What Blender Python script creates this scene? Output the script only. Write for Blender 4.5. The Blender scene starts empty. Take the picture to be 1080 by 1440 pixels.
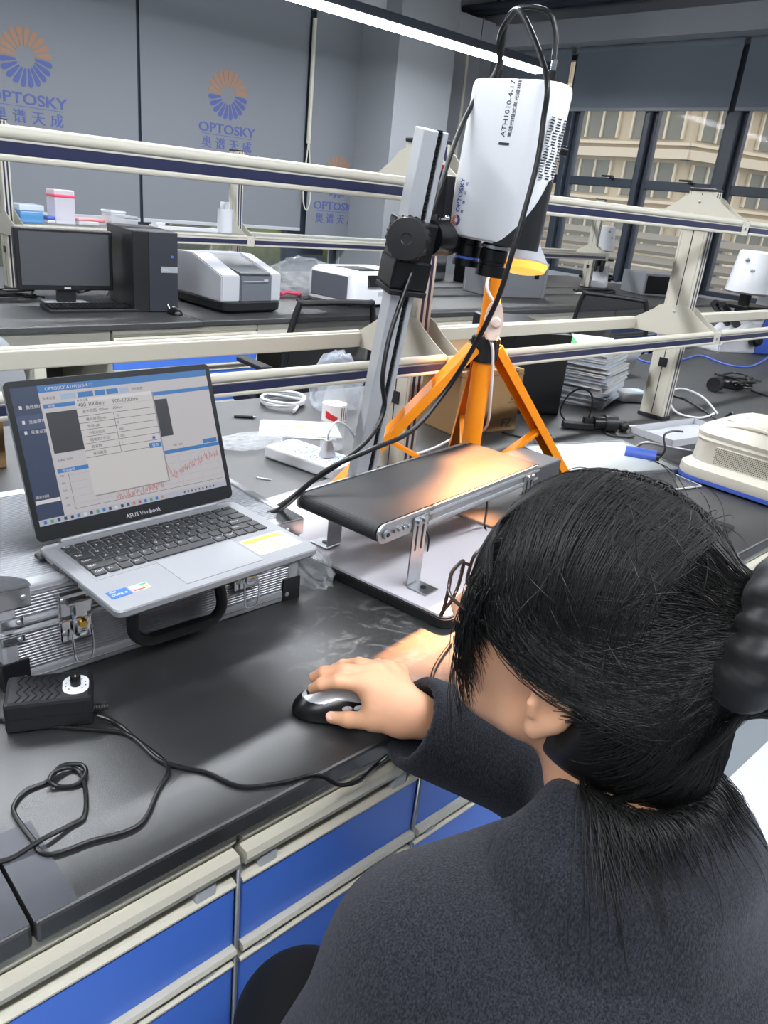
import bpy, bmesh, math, random
import numpy as np
from mathutils import Vector, Matrix, Euler
random.seed(7); np.random.seed(7)
SC = bpy.context.scene; COL = SC.collection
PI = math.pi
# ------------------------------------------------------------------ camera
FPX, YAW, PIT, ROL = 1085.3, 0.78357, 0.38756, -0.1046
CAMZ = 1.43
_F = np.array([math.sin(YAW)*math.cos(PIT), math.cos(YAW)*math.cos(PIT), -math.sin(PIT)])
_r = np.array([math.cos(YAW), -math.sin(YAW), 0]); _d = np.cross(_F, _r)
CM = np.stack([_r*math.cos(ROL)+_d*math.sin(ROL), -_r*math.sin(ROL)+_d*math.cos(ROL), _F])
cd = bpy.data.cameras.new('camera'); cam = bpy.data.objects.new('camera', cd); COL.objects.link(cam)
cd.sensor_fit = 'VERTICAL'; cd.sensor_height = 36; cd.lens = FPX/1440*36; cd.clip_start = .02; cd.clip_end = 300
cam.matrix_world = Matrix(((CM[0][0], -CM[1][0], -CM[2][0], 0), (CM[0][1], -CM[1][1], -CM[2][1], 0), (CM[0][2], -CM[1][2], -CM[2][2], CAMZ), (0, 0, 0, 1)))
SC.camera = cam
def P(u, v, z, plane=2):            # the place on a horizontal (or x=, y=) plane of the room that was measured in the photo
    w = CM.T @ np.array([(u-540)/FPX, (v-720)/FPX, 1.]); c = (0, 0, CAMZ)[plane]
    t = (z-c)/w[plane]; return Vector((w[0]*t, w[1]*t, CAMZ+w[2]*t))
# ------------------------------------------------------------------ world, light, exposure
SC.view_settings.view_transform = 'Standard'; SC.view_settings.look = 'None'
SC.view_settings.gamma = 1; SC.view_settings.use_curve_mapping = False
SC.view_settings.exposure = 0.30
SC.cycles.use_denoising = True
SC.cycles.max_bounces = 6; SC.cycles.caustics_reflective = False; SC.cycles.caustics_refractive = False
SC.cycles.sample_clamp_indirect = 4.0
W = bpy.data.worlds.new('sky'); SC.world = W; W.use_nodes = True
wn = W.node_tree; bgn = wn.nodes['Background']
bgn.inputs[0].default_value = (.93, .93, 1.0, 1); bgn.inputs[1].default_value = 1.3
STRIP = 48.0          # radiance of the ceiling strip lights
LAMPW = 80.0          # the warm spot of the tripod work light, watts
# ------------------------------------------------------------------ materials
def lin(h):
    if isinstance(h, str):
        h = h.lstrip('#'); h = [int(h[i:i+2], 16)/255 for i in (0, 2, 4)]
        return tuple((c/12.92 if c <= .04045 else ((c+.055)/1.055)**2.4) for c in h)
    return tuple(h)
def mat(name, col, rough=.5, metal=0, spec=.5, noise=0, nscale=20, bump=0, bscale=200, trans=0, emis=None, estr=0, coat=0, alpha=1, sheen=0, ior=1.45):
    m = bpy.data.materials.new(name); m.use_nodes = True; nt = m.node_tree; b = nt.nodes['Principled BSDF']
    c = lin(col); b.inputs['Base Color'].default_value = (*c, 1); b.inputs['Roughness'].default_value = rough
    b.inputs['Metallic'].default_value = metal; b.inputs['Specular IOR Level'].default_value = spec
    b.inputs['Transmission Weight'].default_value = trans; b.inputs['Coat Weight'].default_value = coat; b.inputs['Alpha'].default_value = alpha
    b.inputs['IOR'].default_value = ior
    if sheen: b.inputs['Sheen Weight'].default_value = sheen; b.inputs['Sheen Roughness'].default_value = .6
    if emis: b.inputs['Emission Color'].default_value = (*lin(emis), 1); b.inputs['Emission Strength'].default_value = estr
    if noise or bump:
        tc = nt.nodes.new('ShaderNodeTexCoord')
    if noise:
        n = nt.nodes.new('ShaderNodeTexNoise'); n.inputs['Scale'].default_value = nscale; n.inputs['Detail'].default_value = 6
        nt.links.new(tc.outputs['Object'], n.inputs['Vector'])
        mx = nt.nodes.new('ShaderNodeMix'); mx.data_type = 'RGBA'
        mx.inputs[6].default_value = (*[max(0, x*(1-noise)) for x in c], 1); mx.inputs[7].default_value = (*[min(1, x*(1+noise)) for x in c], 1)
        nt.links.new(n.outputs['Fac'], mx.inputs[0]); nt.links.new(mx.outputs[2], b.inputs['Base Color'])
    if bump:
        n2 = nt.nodes.new('ShaderNodeTexNoise'); n2.inputs['Scale'].default_value = bscale; n2.inputs['Detail'].default_value = 3
        nt.links.new(tc.outputs['Object'], n2.inputs['Vector'])
        bp = nt.nodes.new('ShaderNodeBump'); bp.inputs['Strength'].default_value = bump; bp.inputs['Distance'].default_value = .002
        nt.links.new(n2.outputs['Fac'], bp.inputs['Height']); nt.links.new(bp.outputs['Normal'], b.inputs['Normal'])
    return m
def emat(name, col, s=1.0):
    m = bpy.data.materials.new(name); m.use_nodes = True; nt = m.node_tree; b = nt.nodes['Principled BSDF']
    b.inputs['Base Color'].default_value = (.01, .01, .01, 1); b.inputs['Roughness'].default_value = .4
    b.inputs['Emission Color'].default_value = (*lin(col), 1); b.inputs['Emission Strength'].default_value = s
    return m
def clear(name, col, rough, alpha, spec=.5):     # thin clear film or pane: mostly see-through with a gloss
    m = bpy.data.materials.new(name); m.use_nodes = True; nt = m.node_tree
    out = nt.nodes['Material Output']; b = nt.nodes['Principled BSDF']
    b.inputs['Base Color'].default_value = (*lin(col), 1); b.inputs['Roughness'].default_value = rough; b.inputs['Specular IOR Level'].default_value = spec
    t = nt.nodes.new('ShaderNodeBsdfTransparent'); mx = nt.nodes.new('ShaderNodeMixShader'); mx.inputs[0].default_value = alpha
    nt.links.new(t.outputs[0], mx.inputs[1]); nt.links.new(b.outputs[0], mx.inputs[2]); nt.links.new(mx.outputs[0], out.inputs[0])
    return m
cream = mat('cream_powder_coat', '#bfbbad', .42, noise=.03, nscale=6)
cream_d = mat('cream_recess_shade', '#aaa698', .5)  # darker cream: the shade inside the cabinet groove put into the colour
navy = mat('navy_insert', '#262a47', .35)
black_p = mat('black_plastic', '#17181b', .42, bump=.1, bscale=600)
black_s = mat('black_satin', '#0d0e10', .3)
black_r = mat('black_rubber', '#141417', .55)
dark_m = mat('dark_grey_metal', '#2a2b2e', .4, .3)
blue_f = mat('blue_laminate', '#4873d0', .42, noise=.04, nscale=3)
alu = mat('brushed_aluminium', '#b2b5b9', .34, .85, noise=.05, nscale=40)
alu_w = mat('satin_aluminium', '#b9bbbf', .42, .6)
chrome = mat('chrome', '#d9dade', .12, 1)
zinc = mat('zinc_steel', '#b9bcc0', .3, .9, noise=.15, nscale=60)
white_p = mat('white_plastic', '#cdced1', .35)
white_m = mat('white_paint', '#d5d6d9', .38)
ivory = mat('ivory_plastic', '#cbc7b9', .35)
grey_p = mat('grey_plastic', '#5b5e66', .45)
lgrey_p = mat('light_grey_plastic', '#adafb4', .42)
mgrey = mat('mid_grey_plastic', '#8d9095', .45)
orange = mat('orange_paint', '#ee8d16', .38, noise=.05, nscale=30)
red_p = mat('red_plastic', '#c82f2f', .4)
paper = mat('paper', '#c9cbd1', .8, noise=.03, nscale=30)
cable_b = mat('black_cable', '#101113', .35)
cable_w = mat('white_cable', '#dcdde0', .4)
kraft = mat('kraft_card', '#8a6c48', .8, noise=.08, nscale=30)
brass = mat('brass', '#c9a247', .25, 1)
glass_c = clear('clear_glass', '#c9d4d6', .05, .12)
film = clear('clear_film', '#e6eaee', .18, .20)
blue_pl = mat('blue_plastic', '#4361b8', .35)
# ------------------------------------------------------------------ mesh helpers
class MB:
    """Collects shapes and links them as ONE mesh object."""
    def __init__(s): s.bm = bmesh.new(); s.mats = []; s.T = Matrix()
    def mi(s, m):
        if m not in s.mats: s.mats.append(m)
        return s.mats.index(m)
    def _merge(s, b, m, T=None, smooth=False):
        M = s.T @ (T if T is not None else Matrix()); i = s.mi(m)
        for f in b.faces: f.material_index = i; f.smooth = smooth
        b.transform(M); me = bpy.data.meshes.new('t'); b.to_mesh(me); b.free(); s.bm.from_mesh(me); bpy.data.meshes.remove(me)
    def box(s, c, size, m, bev=0, rz=0, rx=0, ry=0, seg=2):
        b = bmesh.new(); bmesh.ops.create_cube(b, size=1); bmesh.ops.scale(b, vec=size, verts=b.verts)
        if bev: bmesh.ops.bevel(b, geom=b.edges[:], offset=min(bev, min(size)*.49), segments=seg, affect='EDGES', profile=.5)
        s._merge(b, m, Matrix.Translation(c) @ Euler((rx, ry, rz)).to_matrix().to_4x4(), False); return s
    def bb(s, lo, hi, m, bev=0):
        c = [(a+b)/2 for a, b in zip(lo, hi)]; return s.box(c, [abs(b-a) for a, b in zip(lo, hi)], m, bev)
    def cyl(s, p0, p1, r0, m, r1=None, n=24, cap=True, smooth=True):
        p0 = Vector(p0); p1 = Vector(p1); d = p1-p0; r1 = r0 if r1 is None else r1
        b = bmesh.new(); bmesh.ops.create_cone(b, cap_ends=cap, cap_tris=False, segments=n, radius1=r0, radius2=r1, depth=d.length)
        for f in b.faces: f.smooth = smooth and len(f.verts) == 4
        i = s.mi(m)
        for f in b.faces: f.material_index = i
        M = s.T @ Matrix.Translation((p0+p1)/2) @ d.to_track_quat('Z', 'Y').to_matrix().to_4x4()
        b.transform(M); me = bpy.data.meshes.new('t'); b.to_mesh(me); b.free(); s.bm.from_mesh(me); bpy.data.meshes.remove(me); return s
    def sph(s, c, r, m, sc=(1, 1, 1), n=20):
        b = bmesh.new(); bmesh.ops.create_uvsphere(b, u_segments=n, v_segments=n//2+2, radius=r)
        s._merge(b, m, Matrix.Translation(c) @ Matrix.Diagonal((*sc, 1)), True); return s
    def raw(s, vs, fs, m, smooth=False):
        b = bmesh.new(); bv = [b.verts.new(v) for v in vs]
        for f in fs:
            try: b.faces.new([bv[i] for i in f])
            except ValueError: pass
        s._merge(b, m, None, smooth); return s
    def prism(s, poly, h, m, T=None, bev=0, smooth=False):   # poly in XY, extruded along +Z by h
        b = bmesh.new(); n = len(poly)
        lo = [b.verts.new((x, y, 0)) for x, y in poly]; hi = [b.verts.new((x, y, h)) for x, y in poly]
        b.faces.new(lo[::-1]); b.faces.new(hi)
        for i in range(n): b.faces.new((lo[i], lo[(i+1) % n], hi[(i+1) % n], hi[i]))
        bmesh.ops.recalc_face_normals(b, faces=b.faces)
        if bev: bmesh.ops.bevel(b, geom=[e for e in b.edges], offset=bev, segments=2, affect='EDGES')
        s._merge(b, m, T, smooth); return s
    def tube(s, pts, r, m, n=8, closed=False, rr=None):
        pts = [Vector(p) for p in pts]; N = len(pts); rings = []; b = bmesh.new(); up = None
        for i, p in enumerate(pts):
            if closed: t = pts[(i+1) % N]-pts[i-1]
            else: t = pts[min(i+1, N-1)]-pts[max(i-1, 0)]
            if t.length < 1e-9: t = Vector((0, 0, 1))
            t.normalize()
            if up is None: up = t.orthogonal()
            u = up-t*up.dot(t)
            if u.length < 1e-6: u = t.orthogonal()
            u.normalize(); up = u; v = t.cross(u); q = rr[i] if rr else r
            rings.append([b.verts.new(p+q*(math.cos(a)*u+math.sin(a)*v)) for a in [2*PI*k/n for k in range(n)]])
        for i in range(N if closed else N-1):
            A = rings[i]; B = rings[(i+1) % N]
            for k in range(n): b.faces.new((A[k], A[(k+1) % n], B[(k+1) % n], B[k]))
        if not closed: b.faces.new(rings[0][::-1]); b.faces.new(rings[-1])
        s._merge(b, m, None, True); return s
    def lathe(s, prof, m, T=None, n=32, smooth=True):         # prof = [(r, z)...]
        b = bmesh.new(); R = []
        for r, z in prof: R.append([b.verts.new((r*math.cos(2*PI*k/n), r*math.sin(2*PI*k/n), z)) for k in range(n)])
        for i in range(len(R)-1):
            for k in range(n): b.faces.new((R[i][k], R[i][(k+1) % n], R[i+1][(k+1) % n], R[i+1][k]))
        if prof[0][0] > 1e-5: b.faces.new(R[0][::-1])
        if prof[-1][0] > 1e-5: b.faces.new(R[-1])
        bmesh.ops.remove_doubles(b, verts=b.verts, dist=1e-6)
        s._merge(b, m, T, smooth); return s
    def loft(s, rings, m, smooth=True, caps=True):
        b = bmesh.new(); R = [[b.verts.new(p) for p in r] for r in rings]; n = len(R[0])
        for i in range(len(R)-1):
            for k in range(n): b.faces.new((R[i][k], R[i][(k+1) % n], R[i+1][(k+1) % n], R[i+1][k]))
        if caps: b.faces.new(R[0][::-1]); b.faces.new(R[-1])
        bmesh.ops.recalc_face_normals(b, faces=b.faces)
        s._merge(b, m, None, smooth); return s
    def text(s, body, size, m, T, align='LEFT', th=.0002, squash=1):
        c = bpy.data.curves.new('t', 'FONT'); c.body = body; c.size = size; c.align_x = align; c.extrude = th; c.resolution_u = 3
        o = bpy.data.objects.new('t', c); COL.objects.link(o)
        dg = bpy.context.evaluated_depsgraph_get(); me = bpy.data.meshes.new_from_object(o.evaluated_get(dg))
        b = bmesh.new(); b.from_mesh(me); bpy.data.meshes.remove(me); bpy.data.objects.remove(o); bpy.data.curves.remove(c)
        s._merge(b, m, T @ Matrix.Diagonal((squash, 1, 1, 1)), False); return s
    def build(s, name, parent=None, autosmooth=None):
        for e in s.bm.edges:
            if len(e.link_faces) == 2 and e.calc_face_angle(0) > .62: e.smooth = False
        me = bpy.data.meshes.new(name); s.bm.to_mesh(me); s.bm.free()
        for m in s.mats: me.materials.append(m)
        o = bpy.data.objects.new(name, me); COL.objects.link(o)
        if parent is not None: o.parent = parent
        return o
def tag(o, label, cat, group=None, kind=None):
    if label: o['label'] = label
    if cat: o['category'] = cat
    if group: o['group'] = group
    if kind: o['kind'] = kind
    return o
def thing(name, label, cat, loc=(0, 0, 0), rz=0, group=None):
    o = bpy.data.objects.new(name, None); COL.objects.link(o); o.location = loc; o.rotation_euler = (0, 0, rz); o.empty_display_size = .05
    return tag(o, label, cat, group)
def struct(o): o['kind'] = 'structure'; return o
def copy_tree(o, parent=None):
    c = o.copy(); COL.objects.link(c)
    if parent is not None: c.parent = parent
    for ch in list(o.children): copy_tree(ch, c)
    return c
def spline(pts, n=8, closed=False):                           # Catmull-Rom through pts
    p = [Vector(q) for q in pts]; out = []; N = len(p)
    for i in range(N if closed else N-1):
        if closed: a, b, c, d = p[i-1], p[i], p[(i+1) % N], p[(i+2) % N]
        else: a, b, c, d = p[max(i-1, 0)], p[i], p[i+1], p[min(i+2, N-1)]
        for k in range(n):
            t = k/n; out.append(.5*((2*b)+(c-a)*t+(2*a-5*b+4*c-d)*t*t+(3*b-a-3*c+d)*t**3))
    if not closed: out.append(p[-1])
    return out
def frame(o, x, y, z):                                        # matrix from origin and axes
    return Matrix(((x[0], y[0], z[0], o[0]), (x[1], y[1], z[1], o[1]), (x[2], y[2], z[2], o[2]), (0, 0, 0, 1)))
def rrect(w, h, r, n=5):
    out = []
    for cx, cy, a in ((w/2-r, h/2-r, 0), (-w/2+r, h/2-r, 90), (-w/2+r, -h/2+r, 180), (w/2-r, -h/2+r, 270)):
        for k in range(n+1):
            t = math.radians(a+90*k/n); out.append((cx+r*math.cos(t), cy+r*math.sin(t)))
    return out
# smooth solids: signed distances blended on a grid, skinned by surface nets
class Field:
    def __init__(s, lo, hi, vox):
        s.lo = np.array(lo, float); s.v = vox; s.n = np.ceil((np.array(hi)-s.lo)/vox).astype(int)+1
        s.g = np.full(s.n, .25, np.float32)
    def _win(s, lo, hi, pad):
        a = np.maximum(0, np.floor((np.array(lo)-pad-s.lo)/s.v).astype(int)); b = np.minimum(s.n, np.ceil((np.array(hi)+pad-s.lo)/s.v).astype(int)+1)
        ax = [s.lo[i]+s.v*np.arange(a[i], b[i]) for i in range(3)]
        return tuple(slice(a[i], b[i]) for i in range(3)), np.stack(np.meshgrid(*ax, indexing='ij'), -1)
    def mix(s, sl, d, k, sub):
        g = s.g[sl]
        if sub:
            h = np.maximum(k-np.abs(g+d), 0)/k if k else 0; s.g[sl] = np.maximum(g, -d)+(h*h*k*.25 if k else 0)
        else:
            h = np.maximum(k-np.abs(g-d), 0)/k if k else 0; s.g[sl] = np.minimum(g, d)-(h*h*k*.25 if k else 0)
    def cone(s, a, b, ra, rb, k=.02, sub=False):
        a = np.array(a, float); b = np.array(b, float); R = max(ra, rb)
        sl, X = s._win(np.minimum(a, b)-R, np.maximum(a, b)+R, k+.04)
        if X.size == 0: return s
        ab = b-a; t = np.clip(((X-a)@ab)/max(ab@ab, 1e-12), 0, 1)
        d = np.linalg.norm(X-a-t[..., None]*ab, axis=-1)-(ra+(rb-ra)*t); s.mix(sl, d, k, sub); return s
    def plane(s, c, n, R):                                      # cut away what lies beyond a plane near c
        sl, X = s._win(np.array(c)-R, np.array(c)+R, 0); d = (X-np.array(c))@np.array(n); s.g[sl] = np.where(np.linalg.norm(X-np.array(c), axis=-1) < R, np.maximum(s.g[sl], d), s.g[sl]); return s
    def chain(s, pts, rs, k=.01):
        for i in range(len(pts)-1): s.cone(pts[i], pts[i+1], rs[i], rs[i+1], k)
        return s
    def ell(s, c, r, R=None, k=.02, sub=False):                # R: 3x3, columns = axes
        c = np.array(c, float); r = np.array(r, float); m = r.max()
        sl, X = s._win(c-m, c+m, k+.04)
        if X.size == 0: return s
        q = X-c
        if R is not None: q = q@np.array(R)
        k0 = np.linalg.norm(q/r, axis=-1); k1 = np.linalg.norm(q/(r*r), axis=-1)
        d = np.where(k1 > 1e-9, k0*(k0-1)/np.maximum(k1, 1e-9), -r.min()); s.mix(sl, d, k, sub); return s
    def mesh(s):
        g = s.g; ins = g < 0; n = g.shape
        c = ins[:-1, :-1, :-1].astype(np.int8)
        c = sum(ins[i:n[0]-1+i, j:n[1]-1+j, k:n[2]-1+k].astype(np.int8) for i in (0, 1) for j in (0, 1) for k in (0, 1))
        act = (c > 0) & (c < 8); idx = -np.ones(act.shape, int); cells = np.argwhere(act); idx[act] = np.arange(len(cells))
        pos = np.zeros((len(cells), 3)); cnt = np.zeros(len(cells))
        offs = [(i, j, k) for i in (0, 1) for j in (0, 1) for k in (0, 1)]
        for A in offs:
            for ax in range(3):
                if A[ax]: continue
                B = list(A); B[ax] = 1
                va = g[tuple((cells+A).T)]; vb = g[tuple((cells+B).T)]; x = (va < 0) != (vb < 0)
                t = np.where(x, va/np.where(np.abs(va-vb) < 1e-9, 1, va-vb), 0)
                p = np.repeat(np.array([A], float), len(cells), 0); p[:, ax] += t
                pos[x] += p[x]; cnt[x] += 1
        V = s.lo+s.v*(cells+pos/np.maximum(cnt, 1)[:, None]); Fs = []
        for ax in range(3):
            sl0 = [slice(None)]*3; sl1 = [slice(None)]*3; sl0[ax] = slice(0, -1); sl1[ax] = slice(1, None)
            e = np.argwhere(ins[tuple(sl0)] != ins[tuple(sl1)]); o1, o2 = [(1, 2), (2, 0), (0, 1)][ax]
            e = e[(e[:, o1] > 0) & (e[:, o2] > 0) & (e[:, o1] < n[o1]-1) & (e[:, o2] < n[o2]-1)]
            fl = ins[tuple(e.T)]; q = []
            for da, db in ((1, 1), (0, 1), (0, 0), (1, 0)):
                w = e.copy(); w[:, o1] -= da; w[:, o2] -= db; q.append(idx[tuple(w.T)])
            q = np.stack(q, 1); q[~fl] = q[~fl][:, ::-1]; Fs.append(q)
        return V, np.concatenate(Fs)
    def obj(s, name, m, parent=None, extra=None, smooth_iter=2):
        V, Fc = s.mesh(); return meshobj(name, V, Fc, [m], parent, smooth=True)
def meshobj(name, V, Fc, mats, parent=None, smooth=True, mi=None):
    me = bpy.data.meshes.new(name); me.from_pydata([tuple(v) for v in V], [], [tuple(int(i) for i in f) for f in Fc]); me.update()
    for m in mats: me.materials.append(m)
    if smooth: me.polygons.foreach_set('use_smooth', [True]*len(me.polygons))
    if mi is not None: me.polygons.foreach_set('material_index', mi)
    o = bpy.data.objects.new(name, me); COL.objects.link(o)
    if parent is not None: o.parent = parent
    return o
def strands(name, paths, r, m, parent=None, extra=None):       # many hair-thin three-sided tubes in one mesh
    V = []; Fc = []; b = 0
    for p in paths:
        p = np.array(p); N = len(p); t = np.gradient(p, axis=0); t /= np.linalg.norm(t, axis=1)[:, None]+1e-9
        u = np.cross(t, [.3, .5, .81]); u /= np.linalg.norm(u, axis=1)[:, None]+1e-9; w = np.cross(t, u)
        rr = r*np.clip(np.minimum(np.linspace(0, 4, N)+.5, np.linspace(4, 0, N)+.25), 0, 1)[:, None]
        for k in range(3):
            a = 2*PI*k/3; V.append(p+rr*(math.cos(a)*u+math.sin(a)*w))
        for i in range(N-1):
            for k in range(3):
                k2 = (k+1) % 3; Fc.append((b+k*N+i, b+k2*N+i, b+k2*N+i+1, b+k*N+i+1))
        b += 3*N
    V = np.concatenate(V)
    if extra is not None:
        Fc = Fc+[tuple(int(i)+len(V) for i in f) for f in extra[1]]; V = np.concatenate([V, extra[0]])
    return meshobj(name, V, Fc, [m], parent)
D = .80                                                        # bench top height
# ================================================================== the room
XW, YW, ZC = 8.0, 7.2, 3.75
wall_g = mat('wall_grey_paint', '#a9acb0', .7, noise=.03, nscale=2)
wall_l = mat('wall_light_paint', '#8b8e92', .7, noise=.03, nscale=2)
ceil_d = mat('ceiling_dark_paint', '#626a77', .8, noise=.05, nscale=2)
frame_d = mat('window_frame_slate', '#39414c', .4)
floor_m = mat('floor_grey_vinyl', '#8c9398', .45, noise=.06, nscale=3)
floor_w = mat('floor_white_strip', '#e4e6e8', .4, noise=.03, nscale=8)
pane_m = clear('window_glass', '#b9c4c8', .03, .07)
fl = MB(); fl.bb((-3, -3, -.1), (XW+.2, YW+.2, 0), floor_m); struct(fl.build('floor'))
fs = MB(); fs.bb((.9, .30, .0003), (5, .52, .002), floor_w); struct(fs.build('trim_1'))
ce = MB(); ce.bb((-3, -3, ZC), (XW+.2, YW+.2, ZC+.1), ceil_d); struct(ce.build('ceiling'))
wl = MB(); wl.bb((-3.1, -3, 0), (-3, YW+.2, ZC), wall_l); struct(wl.build('wall_left'))
wf = MB(); wf.bb((-3, -3.1, 0), (XW+.2, -3, ZC), wall_l); struct(wf.build('wall_front'))
# back wall: low sill, lintel, solid ends, three tall windows behind roller blinds
wb = MB(); wb.bb((-3, YW, 0), (XW+.2, YW+.2, .35), wall_g); wb.bb((-3, YW, 3.05), (XW+.2, YW+.2, ZC), wall_g)
wb.bb((-3, YW, .35), (-.2, YW+.2, 3.05), wall_g); wb.bb((6.0, YW, .35), (XW+.2, YW+.2, 3.05), wall_g)
struct(wb.build('wall_back'))
co = MB(); co.bb((6.02, 6.52, 0), (6.84, YW, ZC), wall_l); struct(co.build('trim_2'))
bm1 = MB(); bm1.bb((-3, 6.75, 3.12), (6.02, YW, 3.34), wall_g); bm1.bb((6.84, 6.75, 3.12), (7.7, YW, 3.34), wall_g); struct(bm1.build('trim_3'))
bm2 = MB(); bm2.bb((7.7, -3, 3.10), (XW, YW, 3.32), wall_g); struct(bm2.build('trim_4'))
def window(n, a0, a1, z0, z1, axis, transom, wall):
    f = MB(); t = .05; d = .08
    def bar(u0, u1, w0, w1):
        if axis == 'x': f.bb((u0, wall+.04, w0), (u1, wall+.04+d, w1), frame_d, .006)
        else: f.bb((wall+.04, u0, w0), (wall+.04+d, u1, w1), frame_d, .006)
    bar(a0, a0+t, z0, z1); bar(a1-t, a1, z0, z1); bar(a0+t, a1-t, z0, z0+t); bar(a0+t, a1-t, z1-t, z1)
    if transom: bar(a0+t, a1-t, transom-.045, transom+.045)
    o = struct(f.build('window_%d' % n)); g = MB()
    if axis == 'x': g.bb((a0+t, wall+.07, z0+t), (a1-t, wall+.078, z1-t), pane_m)
    else: g.bb((wall+.07, a0+t, z0+t), (wall+.078, a1-t, z1-t), pane_m)
    g.build('pane', o); return o
for i, (a, b) in enumerate(((-.2, 1.7), (1.7, 3.56), (3.56, 6.0))): window(i+1, a, b, .35, 3.05, 'x', 0, YW)
mb_ = MB(); mb_.bb((3.40, YW-.02, .35), (3.85, YW+.1, 3.05), frame_d); mb_.bb((5.25, YW-.02, .35), (5.75, YW+.1, 3.05), frame_d); struct(mb_.build('added_gap_posts'))  # dark posts added to block the bright outside in the gaps between blinds
# window wall on the right: sill, lintel, pane bays with transoms
ww = MB(); ww.bb((XW, -3, 0), (XW+.2, YW+.2, .8), wall_g); ww.bb((XW, -3, 3.05), (XW+.2, YW+.2, ZC), wall_g)
ww.bb((XW, -3, .8), (XW+.2, -1.0, 3.05), wall_g); ww.bb((XW, 6.95, .8), (XW+.2, YW+.2, 3.05), wall_g)
struct(ww.build('wall_right'))
bays = [(5.78, 6.95), (4.80, 5.70), (3.92, 4.74), (2.95, 3.80), (2.0, 2.95), (1.0, 1.92), (0, 1.0), (-1, 0)]
for i, (a, b) in enumerate(bays):
    o = window(4+i, a, b, .8, 3.05, 'y', 1.80, XW)
    h = MB(); h.box((XW+.02, (a+b)/2-.1, 1.86), (.03, .13, .02), black_p, .006); h.box((XW+.02, (a+b)/2-.16, 1.85), (.05, .03, .04), black_p, .006); h.build('window_handle', o)
mu = MB()
for y0, y1 in ((5.70, 5.78), (4.74, 4.80), (3.80, 3.92), (1.92, 2.0)): mu.bb((XW-.03, y0, .8), (XW+.16, y1, 3.05), frame_d, .008)
struct(mu.build('trim_5'))
# ------------------------------------------------------------------ outside
grd = mat('outside_ground', '#6d705a', .9, noise=.3, nscale=1.5)
g = MB(); g.bb((8.3, -80, -6.2), (140, 140, -6), grd); g.bb((-40, 7.5, -.6), (8.2, 60, -.4), grd); struct(g.build('trim_6'))
leaf = mat('hedge_leaf', '#6d7440', .8, noise=.5, nscale=9, bump=.5, bscale=30)
hv = Field((-1, 8.6, -.5), (8, 10.6, 1.5), .12)
for i in range(60): hv.ell((random.uniform(-.5, 7.5), random.uniform(9.1, 9.9), random.uniform(-.2, .75)), (random.uniform(.25, .45),)*3, k=.1)
tag(hv.obj('hedge', leaf), 'yellowish green hedge outside, glimpsed under the logo blinds', 'hedge', kind='stuff')
bld_w = mat('facade_beige_stone', '#c9bda2', .8, noise=.06, nscale=1)
bld_b = mat('facade_band_stone', '#ded3bb', .8)
bld_g = mat('facade_window_glass', '#78796c', .25, noise=.3, nscale=.6)
bld_2 = mat('facade_grey_render', '#979689', .8, noise=.08, nscale=1)
def building(name, label, corner, ang_l, ang_r, wl_, wr_, m_w, m_b, m_g, fh, z0, nf, bay):
    t = thing(name, label, 'building', (*corner, 0)); up = Vector((0, 0, 1))
    dl = Vector((math.cos(ang_l), math.sin(ang_l), 0)); dr = Vector((math.cos(ang_r), math.sin(ang_r), 0))
    w = MB(); a = dl*wl_; b = dr*wr_
    w.raw([p+up*z for z in (z0, z0+nf*fh) for p in (Vector((0, 0, 0)), a, a+b, b)], [(0, 1, 2, 3), (4, 5, 6, 7), (0, 1, 5, 4), (1, 2, 6, 5), (2, 3, 7, 6), (3, 0, 4, 7)], m_w); w.build('wall', t)
    for d, L, other in ((dl, wl_, dr), (dr, wr_, dl)):
        nrm = Vector((d.y, -d.x, 0)); nrm = nrm if nrm.dot(other) < 0 else -nrm
        an = math.atan2(d.y, d.x)
        for k in range(nf):
            z = z0+k*fh; q = MB()
            q.box(d*(L/2)+nrm*.15+up*(z+fh*.06), (L+.6, .8, fh*.16), m_b, rz=an); q.box(d*(L/2)+nrm*.08+up*(z+fh*.24), (L+.3, .4, fh*.05), m_b, rz=an)
            q.build('floor_band', t)
        for k in range(nf):
            n = int(L/bay)
            q = MB(); fr = MB()
            for j in range(n):
                c = d*((j+.5)*L/n)+up*(z0+(k+.62)*fh)
                q.box(c+nrm*.03, (L/n*.78, .12, fh*.6), m_g, rz=an)
                for s in (-.39, -.13, .13, .39): fr.box(c+nrm*.1+d*(s*L/n), (.10, .14, fh*.6), m_b, rz=an)
            q.build('window_row', t); fr.build('window_mullions', t)
    return t
rc = P(975, 180, 34, 0)
vd = math.atan2(rc.y, rc.x)
building('apartment_building', 'beige stone building with window bands outside the right hand windows', (rc.x, rc.y), vd+math.radians(62), vd-math.radians(48), 16, 40, bld_w, bld_b, bld_g, 2.35, -8.0+.35, 12, 3.2)
r2 = P(838, 180, 46, 0)
building('office_building', 'greyer building seen left of the beige one outside', (r2.x, r2.y), vd+math.radians(80), vd+math.radians(5), 22, 12, bld_2, bld_b, bld_g, 2.8, -9, 9, 4)
lou = mat('louvre_slat_beige', '#938e80', .7)
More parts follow.
